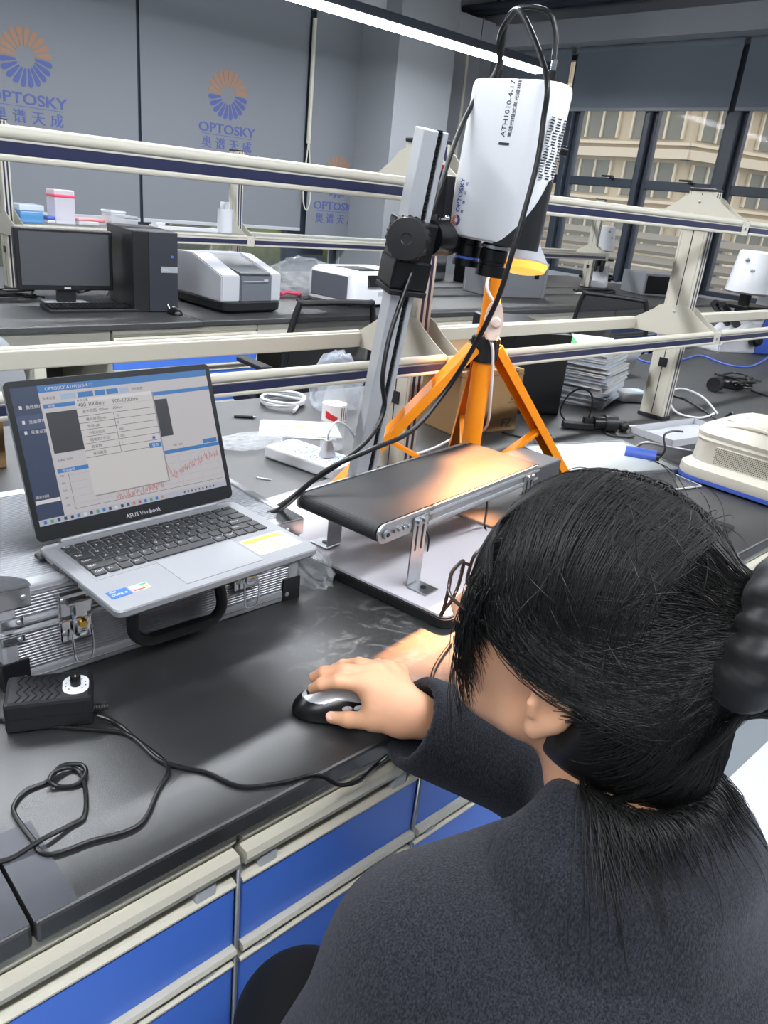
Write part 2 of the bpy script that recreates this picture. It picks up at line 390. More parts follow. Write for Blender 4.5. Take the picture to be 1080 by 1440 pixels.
def louvre(label, p0, p1, z0, z1, n):
    t = thing('louvre_screen', label, 'louvre', (0, 0, 0), 0, None); q = MB(); p0 = Vector((*p0, 0)); p1 = Vector((*p1, 0)); d = (p1-p0); an = math.atan2(d.y, d.x)
    for i in range(n): q.box((p0+p1)/2+Vector((0, 0, z0+(i+.5)*(z1-z0)/n)), (d.length, .12, (z1-z0)/n*.62), lou, rz=an, rx=.5)
    q.build('slats', t); q = MB()
    for s in (0, .25, .5, .75, 1): q.box(p0+d*s+Vector((.1, 0, (z0+z1)/2)), (.12, .12, z1-z0), mgrey, rz=an)
    q.build('uprights', t)
louvre('white louvre screen outside the window wall, below the building', (13.5, 2.0), (13.5, 10.5), -1.6, 1.28, 15)
# ------------------------------------------------------------------ ceiling strip lights and pipes
led = emat('led_diffuser', '#f6faff', STRIP); lampb = mat('lamp_housing', '#5a606a', .5)
def strip_light(x0, x1, y, z, label):
    t = thing('linear_ceiling_light', label, 'ceiling light', ((x0+x1)/2, y, z), 0, 'linear ceiling lights'); L = x1-x0
    b = MB(); b.box((0, 0, .035), (L, .19, .07), lampb, .01); b.build('housing', t)
    b = MB(); b.box((0, 0, -.012), (L-.02, .165, .024), led, .008); b.build('diffuser', t)
    for s in (-.35, .35):
        b = MB(); b.cyl((L*s, 0, .07), (L*s, 0, ZC-z), .003, dark_m, n=6); b.build('suspension_wire', t)
strip_light(.6, 6.9, 5.38, 2.70, 'long white strip light crossing the top of the photo')
strip_light(-2.4, 4.3, 2.27, 2.72, 'long white strip light hung above the reagent racks')
strip_light(-2.4, 5.4, -.5, 2.72, 'unseen white strip light added over the aisle to light the drawer fronts')  # unseen row, added as fill for the drawer fronts
pm = mat('pipe_dark_paint', '#3b414b', .5)
for (u, v, r, ln, lab) in ((700, 12, .06, 5.0, 'thicker dark pipe under the ceiling near the window beam'), (640, 14, .035, 4.5, 'thin dark pipe under the ceiling, nearest the column')):
    p = P(u, v, 3.5); t = MB(); t.cyl((0, -ln/2, 0), (0, ln/2, 0), r, pm)
    for s in (-1.6, 0, 1.6): t.box((0, s, .1), (.03, .03, .25), pm)
    o = t.build('ceiling_pipe'); o.location = p; tag(o, lab, 'pipe', 'pipes under the ceiling')
# ------------------------------------------------------------------ blinds with the printed sunburst logo
bl_c = mat('blind_cloth_grey', '#73777d', .8, bump=.15, bscale=500); bl_d = mat('blind_cloth_dark', '#7a818a', .8, bump=.15, bscale=500)
lg_o = mat('logo_orange', '#94725c', .8); lg_b = mat('logo_blue', '#4d588c', .8)
def sunburst(q, c, R, T, m_o, m_b, n=20, th=.002):
    for k in range(n):
        a = 2*PI*(k+.5)/n; up = math.sin(a) > -.05
        poly = []; hw = PI/n*.74
        for r_, s in ((.36*R, -.8), (.86*R, -1), (.955*R, -.75), (R, 0), (.955*R, .75), (.86*R, 1), (.36*R, .8)):
            aa = a+s*hw+.35*(1-r_/R)*.5; poly.append((c[0]+r_*math.cos(aa), c[1]+r_*math.sin(aa)))
        q.prism(poly, th, m_o if up else m_b, T)
def blind(axis, a0, a1, z0, z1, off, m, label, logo=None, clip=None, group=None):
    t = thing('roller_blind', label, 'blind', ((a0+a1)/2, off, z1) if axis == 'x' else (off, (a0+a1)/2, z1), 0 if axis == 'x' else -PI/2, group); w = a1-a0; h = z1-z0
    b = MB(); b.box((0, 0, -h/2), (w, .004, h), m); b.build('cloth', t)
    b = MB(); b.box((0, 0, -h), (w, .02, .035), lgrey_p if axis == 'x' else mgrey, .006); b.build('bottom_bar', t)
    b = MB(); b.cyl((-w/2, .02, .02), (w/2, .02, .02), .035, m); b.build('roller', t)
    if logo:
        lx, lz = logo; T = frame((0, -.003, 0), (1, 0, 0), (0, 0, 1), (0, -1, 0)); q = MB()
        c = (lx-(a0+a1)/2, lz-z1); sunburst(q, c, .215, T, lg_o, lg_b)
        TT = T @ Matrix.Translation((c[0], c[1]-.335, 0)); q.text('OPTOSKY', .115, lg_b, TT, 'CENTER', .001, 1.22)
        for k_, (dx, dy) in enumerate(((-.003, 0), (.003, 0), (0, .003))): q.text('OPTOSKY', .115, lg_b, TT @ Matrix.Translation((dx, dy, .0006*(k_+1))), 'CENTER', .001, 1.22)
        q.prism([(c[0]-.28, c[1]-.355), (c[0]+.28, c[1]-.355), (c[0]+.28, c[1]-.35), (c[0]-.28, c[1]-.35)], .001, lg_b, T)
        for i, ch in enumerate('奥谱天成'):
            for dx in (-.002, .002): q.text(ch, .11, lg_b, T @ Matrix.Translation((c[0]-.225+.15*i+dx, c[1]-.465, .0006+.2*dx)), 'CENTER', .001)
        if clip is not None: bmesh.ops.bisect_plane(q.bm, geom=q.bm.verts[:]+q.bm.edges[:]+q.bm.faces[:], plane_co=(clip-(a0+a1)/2, 0, 0), plane_no=(1, 0, 0), clear_outer=True)
        q.build('printed_logo', t)
    return t
GB = 'logo roller blinds on the back wall'
blind('x', 1.70, 3.545, 1.0, 3.05, YW-.05, bl_c, 'grey roller blind with the sunburst logo, at the left edge of the photo', (2.6, 2.16), group=GB)
blind('x', 3.575, 5.385, 1.0, 3.05, YW-.05, bl_c, 'grey roller blind whose whole sunburst logo is in view, middle of the back wall', (4.46, 2.16), group=GB)
blind('x', 5.425, 6.02, .85, 3.05, YW-.10, bl_c, 'narrow roller blind beside the column, its logo half hidden behind the rack rail', (5.83, 1.56), 6.02, group=GB)
for nm, x, y, z0, z1, lab in (('blind_cord', 5.405, 7.10, 1.2, 2.97, 'pale blind cord hanging between the two right logo blinds'), ('blind_cord', 7.45, 6.9, 1.1, 3.12, 'pale blind cord hanging behind the white camera housing')):
    c = MB(); c.cyl((0, 0, 1.85-z0+z0-z1), (0, 0, 0), .022, cream, n=10); c.tube(spline([(0, 0, 1.85-z1), (-.03, 0, 1.5-z1), (-.03, 0, z0+.1-z1), (.02, 0, z0-z1), (.06, 0, z0+.1-z1), (.05, 0, 1.5-z1), (0.01, 0, 1.85-z1)], 6), .008, cream, 6)
    o = c.build(nm); o.location = (x, y, z1); tag(o, lab, 'blind cord', 'blind cords')
GD = 'dark roller blinds on the window wall'
blind('y', 5.80, 6.95, 1.15, 3.05, XW-.08, bl_d, 'dark roller blind lowered beside the column, behind the camera housing', group=GD)
blind('y', 3.90, 5.72, 2.50, 3.05, XW-.08, bl_d, 'dark roller blind rolled up over the middle windows', group=GD)
blind('y', 1.95, 3.84, 2.50, 3.05, XW-.08, bl_d, 'dark roller blind rolled up at the right edge of the photo', group=GD)
# ================================================================== benches
top_m = bpy.data.materials.new('black_worktop'); top_m.use_nodes = True
nt = top_m.node_tree; b = nt.nodes['Principled BSDF']; tc = nt.nodes.new('ShaderNodeTexCoord')
n1 = nt.nodes.new('ShaderNodeTexNoise'); n1.inputs['Scale'].default_value = 900; n1.inputs['Detail'].default_value = 2
n2 = nt.nodes.new('ShaderNodeTexNoise'); n2.inputs['Scale'].default_value = 7; n2.inputs['Detail'].default_value = 7; n2.inputs['Distortion'].default_value = 1.4
for n in (n1, n2): nt.links.new(tc.outputs['Object'], n.inputs['Vector'])
cr = nt.nodes.new('ShaderNodeValToRGB'); cr.color_ramp.elements[0].position = .52; cr.color_ramp.elements[0].color = (*lin('#0f1012'), 1); cr.color_ramp.elements[1].position = .85; cr.color_ramp.elements[1].color = (*lin('#242527'), 1)
nt.links.new(n2.outputs['Fac'], cr.inputs[0])
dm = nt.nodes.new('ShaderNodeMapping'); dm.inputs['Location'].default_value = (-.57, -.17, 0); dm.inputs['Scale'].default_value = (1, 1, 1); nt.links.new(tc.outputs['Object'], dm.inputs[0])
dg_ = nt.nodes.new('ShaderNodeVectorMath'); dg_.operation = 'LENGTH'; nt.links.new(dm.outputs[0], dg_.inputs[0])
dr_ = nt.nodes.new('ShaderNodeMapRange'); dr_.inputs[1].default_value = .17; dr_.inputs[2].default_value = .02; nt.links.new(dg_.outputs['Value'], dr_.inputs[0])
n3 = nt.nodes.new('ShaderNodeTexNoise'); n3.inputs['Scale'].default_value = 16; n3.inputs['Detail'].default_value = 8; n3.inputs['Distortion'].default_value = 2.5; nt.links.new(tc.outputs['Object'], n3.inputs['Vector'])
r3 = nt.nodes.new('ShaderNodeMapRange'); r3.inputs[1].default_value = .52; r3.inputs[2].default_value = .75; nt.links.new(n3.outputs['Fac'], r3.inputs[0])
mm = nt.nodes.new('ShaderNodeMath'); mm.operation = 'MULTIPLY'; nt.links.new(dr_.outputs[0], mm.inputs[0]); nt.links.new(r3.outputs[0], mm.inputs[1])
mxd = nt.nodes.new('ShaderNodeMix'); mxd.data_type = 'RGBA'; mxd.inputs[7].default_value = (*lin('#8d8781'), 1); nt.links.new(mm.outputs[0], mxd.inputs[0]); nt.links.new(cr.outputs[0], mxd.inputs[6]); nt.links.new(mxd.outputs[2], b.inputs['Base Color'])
mr = nt.nodes.new('ShaderNodeMapRange'); mr.inputs[1].default_value = .3; mr.inputs[2].default_value = .7; mr.inputs[3].default_value = .45; mr.inputs[4].default_value = .50
nt.links.new(n2.outputs['Fac'], mr.inputs[0]); nt.links.new(mr.outputs[0], b.inputs['Roughness'])
bp = nt.nodes.new('ShaderNodeBump'); bp.inputs['Strength'].default_value = .35; bp.inputs['Distance'].default_value = .0008
nt.links.new(n1.outputs['Fac'], bp.inputs['Height']); nt.links.new(bp.outputs['Normal'], b.inputs['Normal'])
b.inputs['Specular IOR Level'].default_value = .5; b.inputs['IOR'].default_value = 2.15
tape_m = mat('grey_tape', '#4a4c52', .55, noise=.15, nscale=40)
def worktop(x0, x1, y0, y1, label, group):
    t = MB(); t.bb((0, 0, -.027), (x1-x0, y1-y0, 0), top_m, .004); o = t.build('worktop'); o.location = (x0, y0, D); return tag(o, label, 'worktop', group)
YE = .537
worktop(-1.6, .149, YE, 2.0, 'black worktop left of the taped seam, at the lower left corner', 'black worktops')
worktop(.152, 5.4, YE, 2.0, 'long black worktop carrying the laptop, conveyor and person\'s mouse', 'black worktops')
t = MB(); t.box((.126, .592, D+.0004), (.044, .105, .0005), tape_m); t.box((.172, .60, D+.0004), (.040, .12, .0005), tape_m)
tag(t.build('adhesive_tape'), 'grey tape strips stuck across the worktop seam', 'tape')
worktop(-1.2, 1.93, 3.27, 5.2, 'black worktop of the far bench under the monitor and tower', 'black worktops')
worktop(1.935, 7.7, 3.28, 5.2, 'black worktop of the far bench under the white analyser and far microscope', 'black worktops')
plinth_m = mat('plinth_grey', '#7c7f82', .6)
def cabinet(x0, x1, yf, label, group, yd=.5, rows=((.685, .590), (.555, .40), (.365, .205))):
    w = x1-x0; t = thing('drawer_cabinet', label, 'cabinet', (x0, yf, 0), 0, group)
    c = MB(); c.bb((.002, .018, .205), (w-.002, yd, D-.028), cream, .003); c.bb((.002, .004, .747), (w-.002, .03, D-.028), cream, .003); c.bb((.004, .012, .737), (w-.004, .03, .747), cream_d); c.build('carcass', t)
    c = MB(); c.bb((.004, .06, 0), (w-.004, yd-.02, .205), plinth_m); c.build('plinth', t)
    zt = .737
    for z1, z0 in rows:
        d = MB(); d.bb((.003, .004, z0), (w-.003, .019, z1), blue_f, .002); dr = d.build('drawer', t)
        p = MB(); prof = [(.024, z1), (.003, z1), (.0, z1+.0015), (.0, z1+.004), (.006, z1+.006), (.020, z1+.008), (.021, z1+(zt-z1)*.52), (.006, z1+(zt-z1)*.56), (-.003, z1+(zt-z1)*.62), (-.006, z1+(zt-z1)*.8), (-.004, zt-.001), (.024, zt-.001)]
        p.prism(prof, w-.006, cream, frame((.003, 0, 0), (0, 1, 0), (0, 0, 1), (1, 0, 0)))
        for xx in (.02, w-.06): p.box((xx+.02, .010, z1+(zt-z1)*.32), (.026, .014, (zt-z1)*.5), lgrey_p, .003)
        p.build('pull_rail', dr); zt = z0
    s = MB(); s.cyl((w, .002, .21), (w, .002, .72), .0028, alu, n=8); s.build('edge_strip', t)
    return t
GC = 'blue drawer cabinets under the near bench'
cabinet(-.50, .374, .546, 'blue drawer cabinet left of the vertical metal strip, lower left of the photo', GC)
cabinet(.377, .672, .546, 'narrow blue drawer cabinet between the metal strip and the sleeve', GC)
cabinet(.675, 1.55, .546, 'blue drawer cabinet hidden by the person\'s coat', GC)
cabinet(1.553, 2.42, .546, 'blue drawer cabinet glimpsed under the hair bun, above the grey plinth', GC)
GF = 'blue drawer cabinets under the far bench'
cabinet(1.49, 2.25, 3.29, 'blue drawer cabinet below the tower computer and grey spectrometer', GF, .6)
cabinet(3.45, 4.35, 3.29, 'blue drawer cabinet left of the rear office chair, behind the papers', GF, .6)
cabinet(5.62, 6.6, 3.29, 'blue drawer cabinet right of the rear office chair', GF, .6)
fr = MB()
for xa, xb in ((-1.2, 1.485), (2.256, 3.445), (4.356, 5.615), (6.606, 7.67)): fr.bb((xa, .0, .70), (xb, .05, D-.028), cream, .003)
for x in (1.15, 3.0): fr.bb((x, 0, 0), (x+.05, 1.85, D-.10), cream, .003)
fr.bb((-1.2, 1.8, 0), (7.67, 1.85, D-.1), cream); o = fr.build('bench_frame'); o.location = (0, 3.30, 0); tag(o, 'cream steel underframe of the far bench with a long front rail', 'bench frame')
# ------------------------------------------------------------------ reagent racks
def bracket_poly(zp, za, zb, hw, pk):     # (y, z) outline, concave shoulders
    L = []
    for s in (1, -1):
        pts = [(pk, zp), (pk+.02, zp-.008)]
        for k in range(1, 7):
            t = k/7; pts.append((pk+.02+(hw-pk-.02)*t, zp-.008+(za-zp+.008)*(t**.82)))
        pts += [(hw, za), (hw, zb)]
        L.append([(s*a, b) for a, b in pts])
    return L[0]+L[1][::-1]
def rack(x0, x1, yc, label, group, z_low=(1.121, 1.086), z_up=(1.461, 1.424), hw=.148, posts=(True, True), top=1.54, zl=.065):
    t = thing('reagent_rack', label, 'rack', (x0, yc, D), 0, group); w = x1-x0; q = lambda z: z-D
    for i, px in enumerate((.02, w-.02)):
        if not posts[i]: continue
        p = MB(); p.box((px, 0, (top-D)/2), (.042, .075, top-D), cream, .002)
        for s in (-1, 1): p.box((px+s*.0211, 0, (top-D)/2), (.0008, .003, top-D-.01), dark_m)
        for s in (-1, 1):
            p.box((px, s*.0415, (top-D)/2), (.010, .008, top-D), cream, .002); p.box((px-.0165, s*.0415, (top-D)/2), (.009, .008, top-D), cream, .002); p.box((px+.0165, s*.0415, (top-D)/2), (.009, .008, top-D), cream, .002)
        p.box((px-.022, 0, q(.995)), (.003, .03, .03), dark_m)
        po = p.build('post', t)
        n = MB()
        for s in (-1, 1): n.box((px, s*.043, (top-D)/2), (.026, .004, top-D-.01), navy)
        n.build('insert', po); f = MB(); f.box((px, 0, .006), (.055, .098, .012), dark_m, .002); f.build('foot', po)
        f = MB(); f.box((px, 0, top-D+.004), (.05, .09, .008), dark_m, .002); f.build('end_cap', po)
        for zp, (za, zb) in ((z_low[0]+zl, z_low), (top-.012, z_up)):
            for s in ((-1, 1) if True else (1,)):
                br = MB(); br.prism(bracket_poly(q(zp), q(za), q(zb), hw, .04), .003, cream, frame((px+s*.024-.0015, 0, 0), (0, 1, 0), (0, 0, 1), (1, 0, 0)))
                for yy, zz in ((0, zp-.02), (-hw+.012, (za+zb)/2), (hw-.012, (za+zb)/2)): br.sph((px+s*.0265, yy, q(zz)), .005, zinc, (.5, 1, 1), 10)
                if s == 1: br.box((px, -hw-.003, q((za+zb)/2)), (.05, .006, za-zb+.004), cream, .002); br.sph((px, -hw-.007, q((za+zb)/2)), .006, zinc, (1, .5, 1), 10)
                br.build('bracket', t)
    for (za, zb) in (z_low, z_up):
        for s in (-1, 1):
            r = MB(); h = za-zb; y = s*(hw-.008); xa, xb = (.045 if posts[0] else .006), w-.045
            if not posts[1]: xb = w
            c = (xa+xb)/2
            r.box((c, y, q(zb+h/2)), (xb-xa, .018, h*.98), cream, .003)
            r.cyl((xa, y+s*.004, q(za-.004)), (xb, y+s*.004, q(za-.004)), .009, cream, n=12); r.box((c, y+s*.010, q(zb+.004)), (xb-xa, .01, .009), cream, .003)
            ro = r.build('rail', t); n = MB(); n.box((c, y+s*.0115, q(zb+h*.42)), (xb-xa, .006, h*.40), navy); n.build('insert', ro)
    return t
GR = 'reagent racks along the middle of the near bench'
RY = 1.268
rack(-.12, 1.30, RY, 'cream reagent rack spanning behind the laptop to the aluminium column', GR)
rack(1.305, 2.575, RY, 'cream reagent rack behind the orange tripod and paper stack', GR, posts=(False, True))
rack(2.58, 4.1, RY, 'cream reagent rack at the right edge beside the nearer microscope', GR, posts=(False, True))
GR2 = 'reagent racks on the far bench'
kw = dict(z_low=(1.125, 1.07), z_up=(1.56, 1.52), hw=.17, top=1.585)
rack(1.40, 2.77, 4.30, 'cream reagent rack on the far bench behind the monitor', GR2, **kw)
rack(2.775, 5.2, 4.30, 'cream reagent rack on the far bench behind the white analyser', GR2, posts=(False, True), **kw)
rack(5.205, 6.7, 4.30, 'cream reagent rack on the far bench ending before the far microscope', GR2, posts=(False, True), **kw)
# ================================================================== aluminium case
rib = bpy.data.materials.new('ribbed_silver_panel'); rib.use_nodes = True
nt = rib.node_tree; b = nt.nodes['Principled BSDF']; b.inputs['Base Color'].default_value = (*lin('#9a9ca1'), 1); b.inputs['Metallic'].default_value = .55; b.inputs['Roughness'].default_value = .4
CX0, CX1, CY0, CY1, CZ = .246, .708, .893, 1.215, .942
case = thing('aluminium_case', 'silver ribbed aluminium flight case lying under the laptop', 'case', (CX0, CY0, D))
cw, cdp, ch = CX1-CX0, CY1-CY0, CZ-D
zs = ch*.60                                                    # split between body and lid
def ribs_front(q, x0, x1, z0, z1, y, pitch=.0042):
    n = int((z1-z0)/pitch)
    for i in range(n): q.box(((x0+x1)/2, y, z0+(i+.5)*(z1-z0)/n), (x1-x0, .0022, (z1-z0)/n*.62), rib, .0008, seg=1)
q = MB(); q.bb((.003, .003, .004), (cw-.003, cdp-.003, zs-.001), rib); ribs_front(q, .02, cw-.02, .022, zs-.012, .0025); q.build('body', case)
q = MB(); q.bb((.003, .003, zs+.001), (cw-.003, cdp-.003, ch-.003), rib); ribs_front(q, .02, cw-.02, zs+.014, ch-.016, .0025)
n = 46
for i in range(n): q.box((cw/2, .022+(i+.5)*(cdp-.044)/n, ch-.0028), (cw-.036, (cdp-.044)/n*.62, .002), rib, .0007, seg=1)
lid = q.build('lid', case)
q = MB()
for z0, z1 in ((0, .020), (zs-.012, zs-.001), (zs+.001, zs+.012), (ch-.016, ch)):
    for y in (0, cdp-.014): q.bb((0, y, z0), (cw, y+.014, z1), alu_w, .003)
    for x in (0, cw-.014): q.bb((x, .01, z0), (x+.014, cdp-.01, z1), alu_w, .003)
    q.box((cw/2, -.0005, (z0+z1)/2), (cw, .003, .0012), mgrey)
for x in (0, cw-.022):
    for y in (0, cdp-.022): q.bb((x, y, .004), (x+.022, y+.022, ch-.004), alu_w, .006)
q.bb((.008, .008, ch-.010), (cw-.008, .022, ch), alu_w, .003); q.bb((.008, cdp-.022, ch-.010), (cw-.008, cdp-.008, ch), alu_w, .003)
q.build('edge_profile', case)
for x, sx in ((0, 1), (cw, -1)):
    for y, sy in ((0, 1), (cdp, -1)):
        for z, sz in ((0, 1), (ch, -1)):
            q = MB(); m_ = chrome if sz < 0 else black_p; a = .042 if sz < 0 else .034
            q.box((x+sx*(a/2-.002), y-sy*.0006, z+sz*(.013 if sz < 0 else .02)), (a, .003, .026 if sz < 0 else .04), m_, .001)
            q.box((x-sx*.0006, y+sy*(a/2-.002), z+sz*(.013 if sz < 0 else .02)), (.003, a, .026 if sz < 0 else .04), m_, .001)
            pts = [(0, 0), (a, 0), (a, a*.35), (a*.7, a*.75), (a*.35, a), (0, a)]
            q.prism([(sx*u, sy*v) for u, v in (pts if sx*sy > 0 else pts[::-1])], .003, m_, Matrix.Translation((x-sx*.001, y-sy*.001, z-(.0026 if sz > 0 else .0006))))
            q.sph((x+sx*a*.72, y-sy*.003, z+sz*.013), .004, zinc, (1, .5, 1), 10)
            q.build('corner_cap', case)
for x in (0, cw-.03):                                          # small clips at the lid seam
    q = MB(); q.box((x+.015, -.002, zs+.012), (.03, .004, .014), chrome, .002); q.box((x+.015, -.002, zs-.012), (.03, .004, .012), chrome, .002); q.sph((x+.022, -.005, zs+.012), .0035, zinc, (1, .6, 1), 10); q.sph((x+.022, -.005, zs-.012), .0035, zinc, (1, .6, 1), 10); q.build('seam_clip', case)
for x in (.093, cw-.105):
    q = MB(); q.box((x, -.003, zs+.018), (.044, .006, .036), chrome, .004); q.box((x, -.003, zs-.020), (.044, .006, .034), chrome, .005)
    q.box((x+.003, -.008, zs+.010), (.020, .010, .032), chrome, .004); q.cyl((x-.012, -.009, zs+.022), (x+.018, -.009, zs+.022), .004, chrome, n=12)
    q.box((x+.004, -.009, zs-.012), (.022, .012, .026), chrome, .004); q.cyl((x+.004, -.012, zs-.006), (x+.004, -.019, zs-.008), .006, brass, n=14); q.sph((x+.004, -.012, zs-.022), .010, chrome, (1, .5, .8), 12)
    for sx in (-.016, .018):
        for zz in (.026, -.022): q.sph((x+sx, -.006, zs+zz), .0042, zinc, (1, .5, 1), 10)
    la = q.build('latch', case)
    q = MB(); w_ = .013; q.tube(spline([(x+.004-w_, -.012, zs-.022), (x+.004-w_, -.014, zs-.045), (x+.004-w_*.8, -.014, zs-.062), (x+.004, -.014, zs-.067), (x+.004+w_*.8, -.014, zs-.062), (x+.004+w_, -.014, zs-.045), (x+.004+w_, -.012, zs-.022)], 5), .0016, chrome, 8); q.build('wire_loop', la)
hx0, hx1 = .165, .302
q = MB(); zt, zb = zs-.002, zs-.060
q.tube(spline([(hx0+.003, -.010, zt), (hx0, -.016, zt-.012), (hx0-.001, -.021, zb+.018), (hx0+.012, -.024, zb+.003), (hx0+.03, -.024, zb), ((hx0+hx1)/2, -.024, zb-.001), (hx1-.03, -.024, zb), (hx1-.012, -.024, zb+.003), (hx1+.001, -.021, zb+.018), (hx1, -.016, zt-.012), (hx1-.003, -.010, zt)], 6), .0085, black_r, 12, rr=None)
q.box(((hx0+hx1)/2, -.024, zb), (hx1-hx0-.035, .017, .017), black_r, .006); q.build('handle', case)
for x in (hx0+.012, hx1-.012):
    q = MB(); q.box((x, -.003, zt), (.03, .006, .012), chrome, .003); q.cyl((x-.013, -.009, zt-.002), (x+.013, -.009, zt-.002), .0045, chrome, n=12); q.build('handle_hinge', case)
# ================================================================== laptop
lz = CZ+.014
A_ = P(165, 862, lz); B_ = P(450, 770, lz); LW = (B_-A_).length; la_ = math.atan2(B_.y-A_.y, B_.x-A_.x); LD = .212
lap = thing('laptop', 'open silver laptop running a spectrum program, on top of the silver case', 'laptop', (A_.x, A_.y, CZ+.001), la_)
silver = mat('laptop_silver', '#8a8c90', .40, .3); key_m = mat('laptop_key', '#26282b', .5); keyt = mat('key_legend', '#c8ccd2', .5)
bz = lz-CZ-.001
q = MB(); q.loft([[(x, y, z) for x, y in [(a+LW/2, b_+LD/2) for a, b_ in rrect(LW-2*i, LD-2*i, .010)]] for z, i in ((.0, .004), (.004, .0005), (bz-.002, 0), (bz, .0012))], silver, smooth=False)
for s in (.02, LW-.02):
    for y in (.02, LD-.02): q.cyl((s, y, -.001), (s, y, .001), .006, black_r, n=12)
for i in range(7): q.box((-.0003, LD*.48+.010*i, bz*.55), (.001, .007, .003), dark_m)
q.box((.0, LD-.012, .004), (.012, .02, .006), black_p, .002)
base = q.build('base', lap)
q = MB(); q.box((LW/2, LD-.073, bz+.0001), (LW*.885, .108, .0004), silver); q.box((LW*.52, .052, bz+.0003), (.120, .076, .0005), mat('trackpad', '#989a9e', .3, .25), .0002); q.build('touchpad', base)
kb = MB(); rows = [('`1234567890-=', 0, .62), ('1234567890-=', .0, 1), ('QWERTYUIOP[]', .5, 1), ("ASDFGHJKL;'", .75, 1), ('ZXCVBNM,./', 1.25, 1), ('', 0, 1)]
kx0, kx1, ky1 = LW*.065, LW*.935, LD-.020; kw_ = kx1-kx0; u = kw_/15.0; y = ky1
def key(x, w, y, h, ch):
    kb.box((x+w/2, y-h/2, bz+.0014), (w-.0026, h-.0026, .0024), key_m, .0007, seg=1)
    if ch: kb.text(ch, .0062, keyt, Matrix.Translation((x+.0045, y-h/2-.001, bz+.0027)), 'LEFT', .00004)
hh = .0105
for i, ch in enumerate(['Esc']+['F%d' % k for k in range(1, 13)]+['Ins', 'Del']): key(kx0+i*u, u, y, hh, ch if i == 0 else '')
y -= hh; hh = .0178
for i, ch in enumerate('`1234567890-='): key(kx0+i*u, u, y, hh, ch)
key(kx0+13*u, 2*u, y, hh, ''); y -= hh
key(kx0, 1.5*u, y, hh, 'Tab')
for i, ch in enumerate('QWERTYUIOP[]'): key(kx0+(1.5+i)*u, u, y, hh, ch)
key(kx0+13.5*u, 1.5*u, y, hh, ''); y -= hh
key(kx0, 1.75*u, y, hh, 'Caps')
for i, ch in enumerate("ASDFGHJKL;'"): key(kx0+(1.75+i)*u, u, y, hh, ch)
key(kx0+12.75*u, 2.25*u, y, hh, 'Enter'); y -= hh
key(kx0, 2.25*u, y, hh, 'Shift')
for i, ch in enumerate('ZXCVBNM,./'): key(kx0+(2.25+i)*u, u, y, hh, ch)
key(kx0+12.25*u, 1.75*u, y, hh, 'Shift'); key(kx0+14*u, u, y, hh, ''); y -= hh
x = kx0
for w_, ch in ((1, 'Ctrl'), (1, 'Fn'), (1, ''), (1, 'Alt'), (6, ''), (1, 'Alt'), (1, 'Ctrl'), (1, ''), (1, ''), (1, '')): key(x, w_*u, y, hh, ch); x += w_*u
kb.build('keyboard', base)
st = MB(); c_b = mat('sticker_blue', '#1d5fc0', .4); c_y = mat('sticker_yellow', '#bfa83a', .5); c_w = mat('sticker_white', '#cfcdc2', .5); c_g = mat('sticker_green', '#3f9a62', .5); c_k = mat('sticker_ink', '#3a3a3a', .6)
st.box((.024, .040, bz+.0003), (.026, .018, .0004), c_b); st.text('intel', .005, c_w, Matrix.Translation((.014, .044, bz+.0006))); st.text('CORE i5', .0058, c_w, Matrix.Translation((.013, .036, bz+.0006)))
st.build('sticker', base); st = MB(); st.box((.051, .040, bz+.0003), (.024, .016, .0004), c_w); st.box((.058, .045, bz+.0005), (.008, .004, .0002), c_g); st.box((.060, .037, bz+.0005), (.005, .004, .0002), c_y); st.box((.049, .035, bz+.0005), (.016, .003, .0002), red_p)
st.build('sticker', base); st = MB(); st.box((LW-.048, .052, bz+.0003), (.075, .052, .0004), c_w); st.box((LW-.050, .070, bz+.0005), (.066, .010, .0002), c_y)
for i in range(3): st.box((LW-.060, .055-.010*i, bz+.0005), (.036, .0018, .0002), c_y)
for i in range(4): st.box((LW-.035, .056-.007*i, bz+.0005), (.02, .0012, .0002), c_y)
st.build('sticker', base)
# lid
th = math.radians(110); LH = .213; hy = LD-.002
ct, sn = math.cos(th), math.sin(th)
Tl = frame((0, hy, bz+.006), (1, 0, 0), (0, -ct, sn), (0, -sn, -ct))     # local: x right, y up the lid, z out of the display
q = MB(); q.T = Tl; lidm = mat('laptop_bezel', '#15171a', .35)
q.prism([(a+LW/2, b_+LH/2) for a, b_ in rrect(LW, LH, .008)], .0035, silver, Matrix.Translation((0, 0, -.0045)))
q.prism([(a+LW/2, b_+LH/2) for a, b_ in rrect(LW-.001, LH-.001, .008)], .0012, lidm, Matrix.Translation((0, 0, -.001)))
q.cyl((LW*.1, -.004, -.004), (LW*.9, -.004, -.004), .004, silver, n=12)
q.text('ASUS Vivobook', .0085, lgrey_p, Matrix.Translation((LW/2, .006, .0003)), 'CENTER', .0001)
q.cyl((LW/2, LH-.006, 0), (LW/2, LH-.006, .0004), .0014, dark_m, n=10)
ll = q.build('screen_lid', lap)
def em(n_, c, s=.62): return emat('screen_'+n_, c, s)
E_bg = em('page', '#c3bfc2'); E_blue = em('blue', '#2c74b8'); E_nav = em('navy', '#1d3156'); E_dk = em('dark', '#22242c'); E_w = em('white', '#d9d6d6'); E_dlg = em('dialog', '#cdc8c8'); E_r = em('red', '#b8474a'); E_g = em('grid', '#a3a1a6'); E_txt = em('ink', '#3c4048'); E_lt = em('tab', '#9fb6d2'); E_task = em('taskbar', '#b4b6c4'); E_o = em('orange', '#c98a4a'); E_gr = em('green', '#4f9a6a'); E_sh = em('shadow', '#8f8d92')
DW, DH = LW-.016, LH-.030
q = MB(); q.T = Tl @ Matrix.Translation((.008, .021, .0003))
